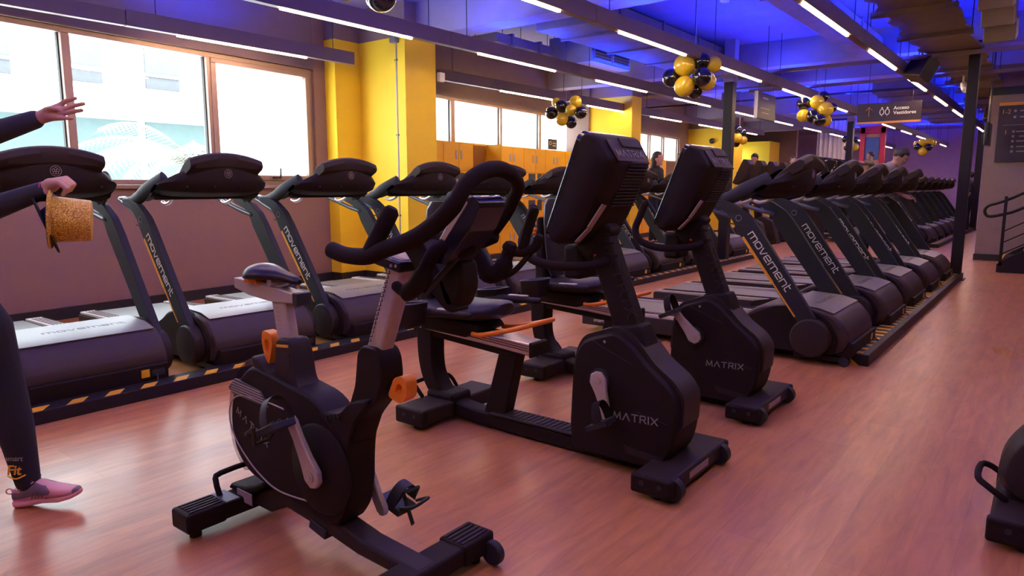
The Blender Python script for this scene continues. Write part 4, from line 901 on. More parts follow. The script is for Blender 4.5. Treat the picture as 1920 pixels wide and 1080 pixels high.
# ================================================================ UPRIGHT CYCLE IN THE FOREGROUND
def cycle(loc, label):
    t = thing('indoor_cycle', label, 'exercise bike', loc); t['o'] = (-1.9, 1.45, 0); Y = 1.45
    def shell(name, pts, hw, m, r=.03, par=None, cx=None, cz=None, k0=.93, bev=.004):
        p = rnd(pts, r, 4); cx = sum(a for a, b in p)/len(p); cz = sum(b for a, b in p)/len(p); secs = []
        for y, k in ((-hw, k0), (-hw*.93, (1+k0)/2+.01), (-hw*.72, 1), (hw*.72, 1), (hw*.93, (1+k0)/2+.01), (hw, k0)):
            secs.append([(cx+(a-cx)*k, Y+y, cz+(b-cz)*k) for a, b in p])
        mb = MB(); mb.loft(secs); return mb.build(name, m, par or t, bev=bev)
    # Y shaped main body: two arms joined by a saddle-shaped valley, belly below
    body = [(-2.17, .575), (-2.06, .585), (-2.02, .555), (-1.96, .533), (-1.85, .533), (-1.78, .555), (-1.735, .60), (-1.64, .625), (-1.665, .59), (-1.72, .53), (-1.75, .46), (-1.76, .38), (-1.765, .29), (-1.785, .20), (-1.83, .14), (-1.93, .125), (-2.06, .165), (-2.18, .20), (-2.26, .25), (-2.30, .36), (-2.27, .50), (-2.20, .57)]
    bd = shell('main_body', body, .062, 'plastic', .03)
    shell('seat_column', [(-2.19, .50), (-2.172, .70), (-2.162, .745), (-2.085, .75), (-2.068, .70), (-2.052, .61), (-2.01, .555), (-1.95, .50)], .045, 'plastic2', .02, bd)
    shell('handle_column', [(-1.84, .50), (-1.765, .57), (-1.73, .65), (-1.712, .765), (-1.695, .785), (-1.625, .785), (-1.605, .755), (-1.598, .69), (-1.625, .62), (-1.70, .55), (-1.75, .44)], .047, 'plastic', .02, bd)
    # crescent cowl over the flywheel on the rear/left side and clear guard
    shell('flywheel_cowl', [(-2.29, .63), (-2.35, .60), (-2.44, .50), (-2.465, .38), (-2.44, .27), (-2.36, .20), (-2.2, .17), (-2.0, .145), (-1.85, .19), (-1.78, .32), (-1.80, .47), (-1.92, .57), (-2.1, .60)], .067, 'plastic', .05, bd)
    mb = MB(); arc = [(-2.30+.0, .66), (-2.40, .60), (-2.475, .49), (-2.495, .38), (-2.475, .27), (-2.41, .19)]
    arc = [(p.x, p.z) for p in smooth([(a, 0, b) for a, b in arc], 5)]; inn = [(a+.035*(1 if a < -2.3 else .4), b-.02*(b > .45)+.01*(b < .3)) for a, b in arc][::-1]
    mb.prism(arc+inn, Y-.05, Y+.05); mb.build('clear_guard', 'clearplastic', t, bev=.004)
    mb = MB(); mb.cyl((-2.24, Y-.035, .39), (-2.24, Y+.035, .39), .20, 48); mb.build('flywheel', 'silverpaint', t, bev=.006)
    # top fin of the cowl with ribbed insert
    shell('cowl_fin', [(-2.31, .66), (-2.28, .665), (-2.20, .62), (-2.14, .55), (-2.12, .50), (-2.2, .50), (-2.26, .56)], .058, 'plastic2', .02, bd)
    yn = Y-.0675
    mb = MB(); mb.prism(rnd([(-2.45, .52), (-2.40, .565), (-2.23, .545), (-2.18, .49), (-2.42, .50)], .01), yn-.004, yn); ri = mb.build('ribbed_insert', 'postgrey', bd, bev=.002)
    mb = MB()
    for k in range(5): mb.bar((-2.43+k*.004, yn-.006, .513+k*.010), (-2.20-k*.008, yn-.006, .500+k*.010), .003, .003, side=(0, 1, 0))
    mb.build('insert_ribs', 'silverpaint', ri, sm=False)
    # side disc with light rim outline and lettering
    mb = MB(); loop = smooth([(-2.05, yn-.002, .50), (-2.20, yn-.002, .51), (-2.38, yn-.002, .50), (-2.45, yn-.002, .44), (-2.44, yn-.002, .35), (-2.36, yn-.002, .27), (-2.25, yn-.002, .21), (-2.14, yn-.002, .185), (-1.98, yn-.002, .195)], 5)
    mb.tube(loop, .003, 6); mb.build('rim_line', 'silverpaint', bd)
    strokes('MATRIX', (-2.40, yn-.0035, .432), (.90, 0, -.43), (.43, 0, .90), .024, .003, .8).build('side_lettering', 'dimwhite', bd, sm=False)
    strokes('MATRIX', (-1.93, Y-.0635, .505), (.99, 0, .12), (-.12, 0, .99), .022, .003, .3).build('valley_lettering', 'rubber', bd, sm=False)
    mb = MB(); mb.lathe([(.155, 0), (.16, .006), (.15, .014), (.02, .018), (.001, .018)], (-1.90, yn+.005, .33), (0, -1, 0), 40); mb.build('crank_cover', 'plastic', bd)
    # cranks: near one runs from the low hub up to the rear pedal
    crank_set(t, (-1.89, .322), RAD(121.5), .194, (Y-.105, Y+.105), 'silverpaint', 'rubber')
    # extra toe cages
    for s, (ex, ez) in ((-1, (-1.99, .487)), (1, (-1.79, .157))):
        yc = Y+s*.185; mb = MB()
        mb.tube(smooth([(ex-.05, yc-.04, ez), (ex-.10, yc-.035, ez-.03), (ex-.12, yc, ez-.045), (ex-.10, yc+.035, ez-.03), (ex-.05, yc+.04, ez)] if s < 0 else [(ex+.05, yc-.04, ez), (ex+.11, yc-.035, ez+.02), (ex+.14, yc, ez+.045), (ex+.11, yc+.035, ez+.03), (ex+.05, yc+.04, ez)], 4), .006, 8)
        mb.tube([(ex-.03*s*-1, yc-.05, ez+.01), (ex+s*.06, yc-.03, ez+.06*s*1), (ex+s*.07, yc+.03, ez+.06*s), (ex-.03*s*-1, yc+.05, ez+.01)], .007, 8)
        mb.build('toe_cage', 'rubber', t)
    mb = MB(); mb.bar((-1.75, 1.62, .20), (-1.715, 1.63, .09), .018, .004); mb.build('loose_strap', 'rubber', t)
    # seat post, slider and saddle
    mb = MB(); mb.bar((-2.065, Y, .70), (-2.105, Y, .905), .04, .078, side=(0, 1, 0)); sp = mb.build('seat_post', 'silverpaint', t, bev=.006)
    mb = MB()
    for k in range(9): mb.bar((-2.093-.0012*k*3, Y-.0205, .76+k*.015), (-2.075-.0012*k*3, Y-.0205, .76+k*.015), .002, .002)
    mb.build('scale_marks', 'dimwhite', sp, sm=False)
    mb = MB(); mb.prism(rnd([(-2.37, .915), (-2.37, .955), (-2.16, .945), (-1.99, .925), (-1.99, .89), (-2.14, .885), (-2.27, .895)], .008), Y-.028, Y+.028); sl = mb.build('seat_slider', 'silverpaint', t, bev=.004)
    mb = MB(); mb.box((-1.985, Y, .907), (.03, .062, .045)); mb.build('slider_end_cap', 'rubber', sl, bev=.004)
    mb = MB()
    for s in (-1, 1): mb.tube(smooth([(-2.22, Y+s*.035, .965), (-2.16, Y+s*.022, .945), (-2.08, Y+s*.02, .945), (-2.02, Y+s*.012, .965)], 4), .004, 6)
    mb.cyl((-2.12, Y-.04, .957), (-2.12, Y+.04, .947), .014, 12); mb.build('saddle_clamp', 'silver', t)
    secs = []
    for x, hw, zc, hh in ((-2.392, .035, 1.0, .012), (-2.385, .07, .998, .026), (-2.35, .095, .998, .036), (-2.29, .10, 1.002, .036), (-2.22, .075, 1.0, .030), (-2.14, .042, .994, .024), (-2.06, .029, .986, .020), (-2.0, .024, .980, .017), (-1.982, .012, .978, .009)):
        secs.append([(-1.99+(x+1.982)*.68, Y+.8*hw*cos(a), zc-.012+.85*hh*sin(a)-hh*.45*abs(cos(a))**3) for a in [2*pi*k/18 for k in range(18)]])
    mb = MB(); mb.loft(secs); sa = mb.build('saddle', 'saddle', t)
    sa.modifiers.new('s', 'SUBSURF').levels = 1; sa.modifiers['s'].render_levels = 1
    mb = MB(); mb.prism(rnd([(-2.275, .945), (-2.265, .975), (-2.19, .96), (-2.19, .945)], .006), Y-.045, Y+.03); mb.build('saddle_lever', 'orange', t, bev=.006)
    # orange adjustment levers
    def lever(name, c, sx):
        mb = MB(); lp_ = smooth([(c[0], Y+.0, c[1]+.0), (c[0]+sx*.035, Y, c[1]+.035), (c[0]+sx*.03, Y, c[1]-.02), (c[0]+sx*.008, Y, c[1]-.05), (c[0]-sx*.008, Y, c[1]-.02), (c[0], Y, c[1])], 4)
        mb.tube(lp_, .013, 10, fl=1.6, up=(0, 1, 0)); return mb.build(name, 'orange', t)
    mb = MB(); outer = rnd([(-2.185, .64), (-2.155, .73), (-2.16, .765), (-2.215, .775), (-2.225, .735), (-2.21, .68)], .015, 3); inn = [( -2.19+(a+2.19)*.42, .72+(b-.72)*.42) for a, b in outer]
    n_ = len(outer); vs = []; fs = []
    def ringplate(outer, inn, y0, y1):
        n = len(outer); vs = [(a, y0, b) for a, b in outer]+[(a, y0, b) for a, b in inn]+[(a, y1, b) for a, b in outer]+[(a, y1, b) for a, b in inn]; fs = []
        for i in range(n):
            j = (i+1) % n; fs += [(i, j, n+j, n+i), (2*n+i, 3*n+i, 3*n+j, 2*n+j), (i, 2*n+i, 2*n+j, j), (n+i, n+j, 3*n+j, 3*n+i)]
        return vs, fs
    mb.add(*ringplate(outer, inn, Y-.03, Y+.012)); mb.build('seat_lever', 'orange', t, bev=.004)
    mb = MB(); outer = rnd([(-1.51, .655), (-1.48, .72), (-1.445, .73), (-1.425, .715), (-1.425, .665), (-1.455, .64)], .014, 3); inn = [(-1.458+(a+1.458)*.38, .688+(b-.688)*.38) for a, b in outer]
    mb.add(*ringplate(outer, inn, Y-.03, Y+.015)); mb.build('handle_lever', 'orange', t, bev=.005)
    mb = MB(); mb.cyl((-1.54, Y, .66), (-1.49, Y, .68), .014, 12); mb.build('lever_stem', 'rubber', t)
    # handlebar stem leaning forward
    mb = MB(); mb.bar((-1.667, Y, .75), (-1.535, Y, 1.075), .058, .068, side=(0, 1, 0)); st = mb.build('handle_stem', 'silverpaint', t, bev=.012, seg=3)
    mb = MB()
    for k in range(18):
        c_ = V((-1.672, Y-.0295, .80)).lerp(V((-1.565, Y-.0295, 1.05)), k/17); mb.box(c_, (.012, .002, .0025)); mb.box(c_+V((.006, 0, .005)), (.0025, .002, .010))
    mb.build('scale_marks', 'plastic2', st, sm=False)
    mb = MB(); mb.bar((-1.61, Y-.02, 1.065), (-1.50, Y-.02, 1.045), .07, .032, side=(0, 1, 0)); mb.build('clamp_plate', 'gloss', t, bev=.004)
    mb = MB()
    for x in (-1.535, -1.515): mb.cyl((x, Y-.055, 1.05), (x, Y-.058, 1.05), .005, 10)
    mb.build('clamp_bolt', 'silver', t)
    mb = MB(); mb.prism(rnd([(-1.54, 1.13), (-1.45, 1.15), (-1.38, 1.06), (-1.30, .93), (-1.345, .93), (-1.42, 1.0)], .02), Y-.03, Y+.03); mb.build('stem_bracket', 'plastic', t, bev=.008)
    # one padded tube runs forward on the near side, over the top and back down on the far side
    lp_ = smooth([(-1.610, 1.24, 1.104), (-1.545, 1.24, 1.092), (-1.456, 1.24, 1.095), (-1.392, 1.25, 1.118), (-1.301, 1.25, 1.145), (-1.234, 1.26, 1.181), (-1.170, 1.27, 1.235), (-1.153, 1.30, 1.286), (-1.152, 1.36, 1.317), (-1.165, 1.44, 1.326), (-1.183, 1.52, 1.312), (-1.207, 1.58, 1.280), (-1.257, 1.62, 1.242), (-1.308, 1.65, 1.198), (-1.394, 1.67, 1.12)], 5)
    mb = MB(); mb.tube(lp_, [.0235]*6+[.0215]*4+[.019]*4, 14); mb.build('loop_handlebar', 'foam', t)
    for s in (-1, 1):
        f = lambda p: (p[0], Y+s*(Y-p[1]) if s > 0 else p[1], p[2])
        mb = MB(); mb.tube(smooth([f(p) for p in ((-1.455, 1.245, 1.10), (-1.432, 1.255, 1.145), (-1.395, 1.27, 1.215))], 4), .0235, 14); mb.build('bar_horn', 'foam', t)
    mb = MB(); mb.tube(smooth([(-1.60, 1.66, 1.104), (-1.50, 1.66, 1.095), (-1.42, 1.66, 1.11), (-1.36, 1.655, 1.13)], 4), .0235, 14); mb.build('far_handlebar', 'foam', t)
    mb = MB(); mb.tube(smooth([(-1.39, 1.26, 1.12), (-1.44, 1.34, 1.125), (-1.455, Y, 1.13), (-1.44, 1.56, 1.125), (-1.39, 1.65, 1.12)], 4), .022, 12); mb.build('cross_handlebar', 'foam', t)
    # lower grip on the near side with a curled bulb
    mb = MB(); mb.tube(smooth([(-1.448, 1.33, 1.006), (-1.405, 1.33, .990), (-1.367, 1.34, 1.020), (-1.345, 1.35, 1.064), (-1.323, 1.36, 1.105), (-1.300, 1.38, 1.12), (-1.275, 1.41, 1.105), (-1.262, 1.44, 1.117)], 4), [.015, .026, .028, .021, .021, .026, .021, .02], 12); mb.build('lower_grip', 'foam', t)
    mb = MB(); mb.tube(smooth([(-1.36, 1.36, .99), (-1.32, 1.38, 1.04), (-1.28, 1.40, 1.09)], 3), .009, 8); mb.build('brake_strut', 'rubber', t)
    # far side grip: valley, curled tips, strut and horn
    mb = MB(); mb.tube(smooth([(-1.44, 1.60, 1.15), (-1.395, 1.62, 1.069), (-1.368, 1.64, 1.015), (-1.333, 1.66, 1.029), (-1.315, 1.67, 1.079), (-1.305, 1.67, 1.10)], 5), [.02, .024, .030, .028, .020, .024], 12); mb.build('valley_grip', 'foam', t)
    mb = MB(); mb.tube(smooth([(-1.318, 1.665, 1.105), (-1.295, 1.68, 1.085), (-1.264, 1.69, 1.085), (-1.235, 1.70, 1.10), (-1.218, 1.70, 1.13)], 5), .015, 12); mb.build('curled_grip', 'foam', t)
    mb = MB(); mb.tube(smooth([(-1.340, 1.655, 1.0), (-1.30, 1.67, 1.02), (-1.272, 1.685, 1.05), (-1.235, 1.70, 1.10)], 4), .009, 10); mb.build('valley_strut', 'foam', t)
    mb = MB(); mb.tube(smooth([(-1.275, 1.69, 1.09), (-1.256, 1.69, 1.15), (-1.231, 1.69, 1.212)], 4), .016, 12); mb.build('bar_horn', 'foam', t)
    # console slab tilted steeply, pale bezel on the rider side, seen mostly from behind
    pts = [(-1.345, 1.075), (-1.335, 1.105), (-1.215, 1.25), (-1.185, 1.258), (-1.165, 1.235), (-1.20, 1.17), (-1.29, 1.07)]
    mb = MB(); mb.prism(rnd(pts, .012), 1.365, 1.475); cs = mb.build('console_case', 'gloss', t, bev=.012, seg=3)
    mb = MB(); mb.prism([(-1.352, 1.083), (-1.338, 1.078), (-1.206, 1.238), (-1.222, 1.256)], 1.363, 1.47); mb.build('display_face', 'silverpaint', cs, bev=.002)
    mb = MB(); mb.prism(rnd([(-1.38, 1.02), (-1.35, 1.08), (-1.29, 1.08), (-1.28, 1.0), (-1.31, .94), (-1.35, .94)], .02), Y-.03, Y+.05); mb.build('console_bracket', 'plastic', t, bev=.012)
    # floor frame: central beam and two cross feet
    mb = MB(); mb.prism([(-2.36, .06), (-2.34, .115), (-2.20, .18), (-2.0, .16), (-1.85, .14), (-1.72, .115), (-1.46, .10), (-1.44, .05), (-1.75, .06), (-1.95, .09), (-2.15, .11), (-2.25, .06)], Y-.045, Y+.045); mb.build('base_beam', 'plastic2', t, bev=.012, seg=3)
    mb = MB(); mb.prism([(-2.0, .085), (-1.99, .12), (-1.90, .10), (-1.91, .065)], Y-.055, Y+.055); mb.build('beam_bracket', 'rubber', t, bev=.004)
    for x, nm in ((-2.43, 'rear_stabilizer'), (-1.5, 'front_stabilizer')):
        f = stabilizer(t, x, Y-.30, Y+.30, .11, .065, nm, 'plastic', .035, caps=False)
        for s in (-1, 1):
            mb = MB(); mb.box((x, Y+s*.225, .07), (.122, .155, .075)); cp_ = mb.build('end_cover', 'plastic', f, bev=.012, seg=3)
            mb = MB()
            for k in range(5): mb.box((x-.04+k*.02, Y+s*.22, .109), (.008, .125, .005))
            mb.build('cover_ribs', 'plastic2', cp_, sm=False)
    mb = MB(); mb.box((-2.43, Y-.12, .102), (.113, .055, .008)); mb.build('metal_plate', 'postgrey', t, bev=.002)
    mb = MB(); mb.prism([(-2.50, .10), (-2.36, .10), (-2.25, .17), (-2.25, .19), (-2.38, .135), (-2.48, .125)], Y-.07, Y+.07); mb.build('rear_cowl', 'plastic', t, bev=.01)
    mb = MB(); mb.box((-2.372, Y-.075, .1), (.10, .003, .045)); mb.build('spec_label', 'paper', t, sm=False)
    mb = MB(); mb.tube(smooth([(-2.45, Y-.13, .10), (-2.475, Y-.13, .155), (-2.49, Y-.10, .175), (-2.49, Y+.10, .175), (-2.475, Y+.13, .155), (-2.47, Y+.15, .10)], 3), .011, 10); mb.build('lift_handle', 'foam', t)
    for s in (-1, 1):
        mb = MB(); mb.cyl((-1.42, Y+s*.255, .045), (-1.42, Y+s*.285, .045), .042, 24); wh = mb.build('transport_wheel', 'rubber', t, bev=.006)
        mb = MB(); mb.cyl((-1.42, Y+s*.286, .045), (-1.42, Y+s*.29, .045), .008, 12); mb.build('wheel_bolt', 'silver', wh)
    for o_ in t.children:
        if o_.name.split('.')[0] in ('seat_post', 'seat_slider', 'saddle_clamp', 'saddle', 'saddle_lever', 'seat_lever'): o_.location += V((-.072 if o_.name.split('.')[0] != 'seat_lever' else -.05, 0, -.014))
        if o_.name.split('.')[0] in ('handle_lever', 'lever_stem'): o_.location += V((-.085, 0, -.02))
    mb = MB(); mb.prism([(-2.155, .715), (-2.085, .722), (-2.085, .732), (-2.155, .725)], Y-.0465, Y-.0445); mb.build('warning_strip', 'yel', t, sm=False)
    mb = MB(); mb.prism([(-2.12, .64), (-2.08, .645), (-2.08, .705), (-2.12, .70)], Y-.0465, Y-.0445); mb.build('scale_decal', 'plastic2', t, sm=False)
    return t
cycle((-1.9, 1.45, 0), 'black upright cycle with orange levers and padded loop handlebar in the foreground')

# ================================================================ PEOPLE
class Skel:
    def __init__(s): s.v = []; s.e = []; s.r = []; s.n = {}
    def j(s, name, p, r, par=None):
        s.n[name] = len(s.v); s.v.append(tuple(p)); s.r.append(r)
        if par is not None: s.e.append((s.n[par], s.n[name]))
        return s
    def grow(s, root, lev=1, lat=(0, 1, 0)):
        """rounded tapering limbs between the joints; the caller fuses them into one skin"""
        mb = MB(); lat = V(lat); n = 10 if lev < 2 else 14
        def limb(a, b, ra, rb): mb.cyl(a, b, ra, n, rb)
        for i, (p, r) in enumerate(zip(s.v, s.r)): mb.ell(p, r, n+2, n-2)
        for i, j in s.e: limb(s.v[i], s.v[j], s.r[i], s.r[j])
        for sg in (-1, 1):
            ks = [k for k in ('pelvis', 'waist', 'chest') if k in s.n]; ps = [V(s.v[s.n[k]])+lat*sg*(.05 if k != 'waist' else .035) for k in ks]; rs = [s.r[s.n[k]]*.86 for k in ks]
            for p, r in zip(ps, rs): mb.ell(p, r, n+2, n-2)
            for q in range(len(ps)-1): limb(ps[q], ps[q+1], rs[q], rs[q+1])
        return mb.v, mb.f
def remesh(o, vox, sm=2):
    r = o.modifiers.new('r', 'REMESH'); r.mode = 'VOXEL'; r.voxel_size = vox; r.use_smooth_shade = True
    if sm: m = o.modifiers.new('sm', 'SMOOTH'); m.iterations = sm+1; m.factor = .6
def head(mb, c, f, r=1.0, up=(0, 0, 1)):
    """skull, jaw, nose, ears; f = facing direction"""
    c = V(c); f = V(f).normalized(); u = V(up); u = (u-f*u.dot(f)).normalized(); s = u.cross(f); R = Matrix((f, s, u)).transposed()
    mb.ell(c+u*.02*r, (.098*r, .076*r, .105*r), 18, 12, R); mb.ell(c+f*.022*r-u*.045*r, (.07*r, .056*r, .075*r), 16, 10, R)
    mb.ell(c+f*.088*r-u*.028*r, (.02*r, .014*r, .02*r), 10, 8, R); mb.ell(c+f*.078*r-u*.008*r, (.018*r, .01*r, .028*r), 10, 8, R)
    mb.ell(c+f*.07*r-u*.098*r, (.03*r, .03*r, .02*r), 10, 8, R)
    for k in (-1, 1): mb.ell(c+s*k*.076*r-u*.012*r-f*.008*r, (.018*r, .010*r, .03*r), 10, 8, R)
    mb.ell(c+f*.078*r-u*.066*r, (.014*r, .026*r, .009*r), 10, 6, R)
def face_parts(t, c, f, r, hair_m, long_=False, short=True, beard=False, glasses=False, up=(0, 0, 1)):
    c = V(c); f = V(f).normalized(); u = V(up); u = (u-f*u.dot(f)).normalized(); s = u.cross(f); R = Matrix((f, s, u)).transposed()
    for k in (-1, 1):
        mb = MB(); mb.ell(c+f*.079*r+s*k*.031*r+u*.004*r, (.010*r, .013*r, .007*r), 10, 8, R); e = mb.build('eye', 'white', t)
        mb = MB(); mb.ell(c+f*.087*r+s*k*.031*r+u*.004*r, (.004*r, .006*r, .006*r), 8, 6, R); mb.build('pupil', 'hair', e)
        mb = MB(); mb.ell(c+f*.083*r+s*k*.031*r+u*.026*r, (.008*r, .018*r, .004*r), 8, 6, R); mb.build('eyebrow', 'hair', t)
    mb = MB(); mb.ell(c+u*.045*r-f*.018*r, (.102*r, .086*r, .098*r), 18, 12, R)
    hv = MB(); hv.f = []; 
    o = mb.v; keep = []
    for fc in mb.f:
        cc = sum((V(o[i]) for i in fc), V())/len(fc)-c
        if not (cc.dot(f) > .045*r and cc.dot(u) < .062*r) and cc.dot(u) > -.06*r: keep.append(fc)
    mb.f = keep; h = mb.build('hair', hair_m, t); so = h.modifiers.new('so', 'SOLIDIFY'); so.thickness = .006
    if long_:
        mb = MB(); secs = []
        for q, w1, w2 in ((.03, .09, .08), (-.08, .095, .06), (-.2, .10, .05), (-.32, .085, .04), (-.42, .04, .02)):
            p = c+u*q*r-f*(.055+.02*(q < -.1))*r; secs.append([p+s*w1*r*cos(a)+f*w2*r*sin(a) for a in [2*pi*k/14 for k in range(14)]])
        mb.loft(secs); mb.build('long_hair', hair_m, t)
    if glasses:
        for k in (-1, 1):
            mb = MB(); q = c+f*.097*r+s*k*.032*r+u*.004*r; mb.tube([q+s*.024*r*cos(a)+u*.018*r*sin(a) for a in [2*pi*j/12 for j in range(12)]], .003*r, 5, closed=True); mb.build('glasses_rim', 'white', t)
def hand_simple(sk, par, w_, d, side, r=.011):
    """palm and five separate fingers continued from wrist joint par; d = hand direction, side = thumb side"""
    w_ = V(w_); d = V(d).normalized(); sd = V(side); sd = (sd-d*sd.dot(d)).normalized(); n = d.cross(sd)
    sk.j(par+'pm', w_+d*.05, .026, par)
    for k, (o, L) in enumerate(((.03, .075), (.01, .085), (-.01, .08), (-.03, .062))):
        a = w_+d*.095+sd*o; sk.j(par+'k%d' % k, a, r, par+'pm'); sk.j(par+'l%d' % k, a+d*L*.55+n*.012, r*.85, par+'k%d' % k); sk.j(par+'m%d' % k, a+d*L*.9+n*.035, r*.75, par+'l%d' % k)
    sk.j(par+'t0', w_+d*.04+sd*.035, r*1.1, par+'pm'); sk.j(par+'t1', w_+d*.08+sd*.055+n*.01, r, par+'t0'); sk.j(par+'t2', w_+d*.11+sd*.055+n*.02, r*.8, par+'t1')
def figure(loc, rz, label, J, shirt, pants, sc=1.0, hair_m='hair', long_=False, beard=False, glasses=False, name='person', shoes='rubber', hd=(1, 0, 0), skinm='skin'):
    """standing figure, x = facing; J overrides joints"""
    t = thing(name, label, 'person', loc, rz=rz); t['o'] = (0, 0, 0)
    D = dict(pelvis=(0, 0, .95), waist=(0, 0, 1.08), chest=(.0, 0, 1.30), neck0=(0, 0, 1.43), neck=(.01, 0, 1.49), head=(.03, 0, 1.61),
             sh1=(0, .17, 1.39), el1=(-.03, .23, 1.12), wr1=(.10, .22, .90), sh2=(0, -.17, 1.39), el2=(-.03, -.23, 1.12), wr2=(.10, -.22, .90),
             hp1=(0, .09, .90), kn1=(.02, .10, .50), an1=(-.02, .10, .09), to1=(.12, .11, .03), hp2=(0, -.09, .90), kn2=(.02, -.10, .50), an2=(-.02, -.10, .09), to2=(.12, -.11, .03))
    D.update(J); P = {k: V(v)*sc for k, v in D.items()}
    def torso(sk, g):
        sk.j('pelvis', P['pelvis'], .115+g); sk.j('waist', P['waist'], .10+g, 'pelvis'); sk.j('chest', P['chest'], .115+g, 'waist'); sk.j('neck0', P['neck0'], .07+g, 'chest')
    sk = Skel(); torso(sk, 0); sk.j('neck', P['neck'], .048, 'neck0'); sk.j('hb', P['neck'].lerp(P['head'], .6), .05, 'neck')
    for i in '12':
        sk.j('sh'+i, P['sh'+i], .055, 'chest'); sk.j('el'+i, P['el'+i], .038, 'sh'+i); sk.j('wr'+i, P['wr'+i], .025, 'el'+i)
        hand_simple(sk, 'wr'+i, P['wr'+i], P['wr'+i]-P['el'+i], (0, -1 if i == '1' else 1, .3))
        sk.j('hp'+i, P['hp'+i], .085, 'pelvis'); sk.j('kn'+i, P['kn'+i], .058, 'hp'+i); sk.j('an'+i, P['an'+i], .036, 'kn'+i); sk.j('to'+i, P['to'+i], .035, 'an'+i)
    mb = MB(); mb.add(*sk.grow('pelvis')); head(mb, P['head'], hd, sc)
    b = mb.build('body', skinm, t); remesh(b, .012*sc)
    # clothes follow the same joints a little wider
    sk = Skel(); torso(sk, .012)
    for i in '12': sk.j('sh'+i, P['sh'+i], .066, 'chest'); sk.j('ae'+i, P['sh'+i].lerp(P['el'+i], .75), .055, 'sh'+i)
    mb = MB(); mb.add(*sk.grow('pelvis')); c_ = mb.build('shirt', shirt, t); remesh(c_, .014*sc)
    sk = Skel(); sk.j('pelvis', P['pelvis'], .13)
    for i in '12': sk.j('hp'+i, P['hp'+i], .098, 'pelvis'); sk.j('kn'+i, P['kn'+i], .07, 'hp'+i); sk.j('an'+i, P['an'+i]+V((0, 0, .03)), .048, 'kn'+i)
    mb = MB(); mb.add(*sk.grow('pelvis')); c_ = mb.build('trousers', pants, t); remesh(c_, .014*sc)
    for i in '12':
        mb = MB(); a = P['an'+i]; b_ = P['to'+i]; d = (b_-a); d.z = 0; d.normalize(); m_ = a.lerp(b_, .5); m_.z = .05 if a.z < .2 else m_.z; R = Matrix((d, V((0, 0, 1)).cross(d), V((0, 0, 1)))).transposed()
        mb.ell(m_+d*.02, (.14, .05, .05), 14, 8, R); mb.build('shoe', shoes, t)
    face_parts(t, P['head'], hd, sc, hair_m, long_, beard=beard, glasses=glasses); return t
walk = dict(el1=(.0, .24, 1.15), wr1=(.24, .2, 1.12), el2=(.0, -.24, 1.15), wr2=(.24, -.2, 1.12))
# faraway people
figure((-5.85, 17.0, .32), RAD(-90), 'person with short dark hair standing among the tall machines before the far yellow pillar', walk, 'cloth2', 'cloth', hd=(.9, 0, -.35))
figure((-5.43, 18.6, .34), RAD(-60), 'person in glasses with tied dark hair behind the first right treadmill console', walk, 'cloth', 'cloth', .98, glasses=True)
figure((-2.12, 10.78, .20), RAD(0), 'person in a grey shirt leaning over a console of the right treadmill row', dict(chest=(.16, 0, 1.24), neck0=(.26, 0, 1.34), neck=(.30, 0, 1.385), head=(.37, 0, 1.47), sh1=(.2, .17, 1.33), sh2=(.2, -.17, 1.33), el1=(.28, .22, 1.08), el2=(.28, -.22, 1.08), wr1=(.45, .2, .98), wr2=(.45, -.2, .98), waist=(.06, 0, 1.08)), 'clothgrey', 'cloth', 1.0, hd=(.8, 0, -.6), skinm='skin2')
figure((-6.1, 12.3, .16), RAD(0), 'person with long black hair seen from the side among the left machines', walk, 'cloth', 'cloth', 1.02, long_=True)
figure((-2.02, 23.4, 0), RAD(180), 'distant standing person in dark clothes beyond the right column', {}, 'cloth2', 'cloth', .97)
figure((-4.45, 22.8, .55), RAD(200), 'distant person in an olive shirt with both arms stretched forward', dict(el1=(.24, .2, 1.42), wr1=(.46, .16, 1.47), el2=(.24, -.2, 1.42), wr2=(.46, -.16, 1.47)), 'clotholive', 'cloth', 1.0, skinm='skin')

# trainer walking in from the left edge, gold hat in one hand, the other hand raised
T0 = V((-3.27, .905, 0)); fa = V((.789, .614, 0)); fb = V((-.614, .789, 0))
def tp(a, b, z): return T0+fa*a+fb*b+V((0, 0, z))
t = wthing('person', 'person in black with pink trainers raising one hand and holding a gold hat', 'person', tuple(T0))
J = dict(pelvis=tp(-.20, 0, .97), waist=tp(-.22, 0, 1.10), chest=tp(-.25, 0, 1.30), neck0=tp(-.255, 0, 1.42), neck=tp(-.25, 0, 1.48), hb=tp(-.24, 0, 1.56),
  shR=tp(-.24, -.16, 1.385), elR=V((-3.407, .915, 1.178)), wrR=V((-3.221, 1.076, 1.265)), shL=tp(-.24, .17, 1.39), elL=V((-3.621, .997, 1.485)), wrL=V((-3.434, 1.157, 1.565)),
  hpR=tp(-.12, -.08, .90), thR=tp(.0, -.075, .74), knR=tp(.035, -.06, .55), caR=tp(.052, -.055, .33), anR=tp(.076, -.05, .11), hlR=tp(.065, -.05, .07), toR=tp(.19, -.05, .06),
  hpL=tp(-.22, .09, .92), knL=tp(-.26, .10, .52), anL=tp(-.48, .11, .15), toL=tp(-.36, .12, .05))
sk = Skel()
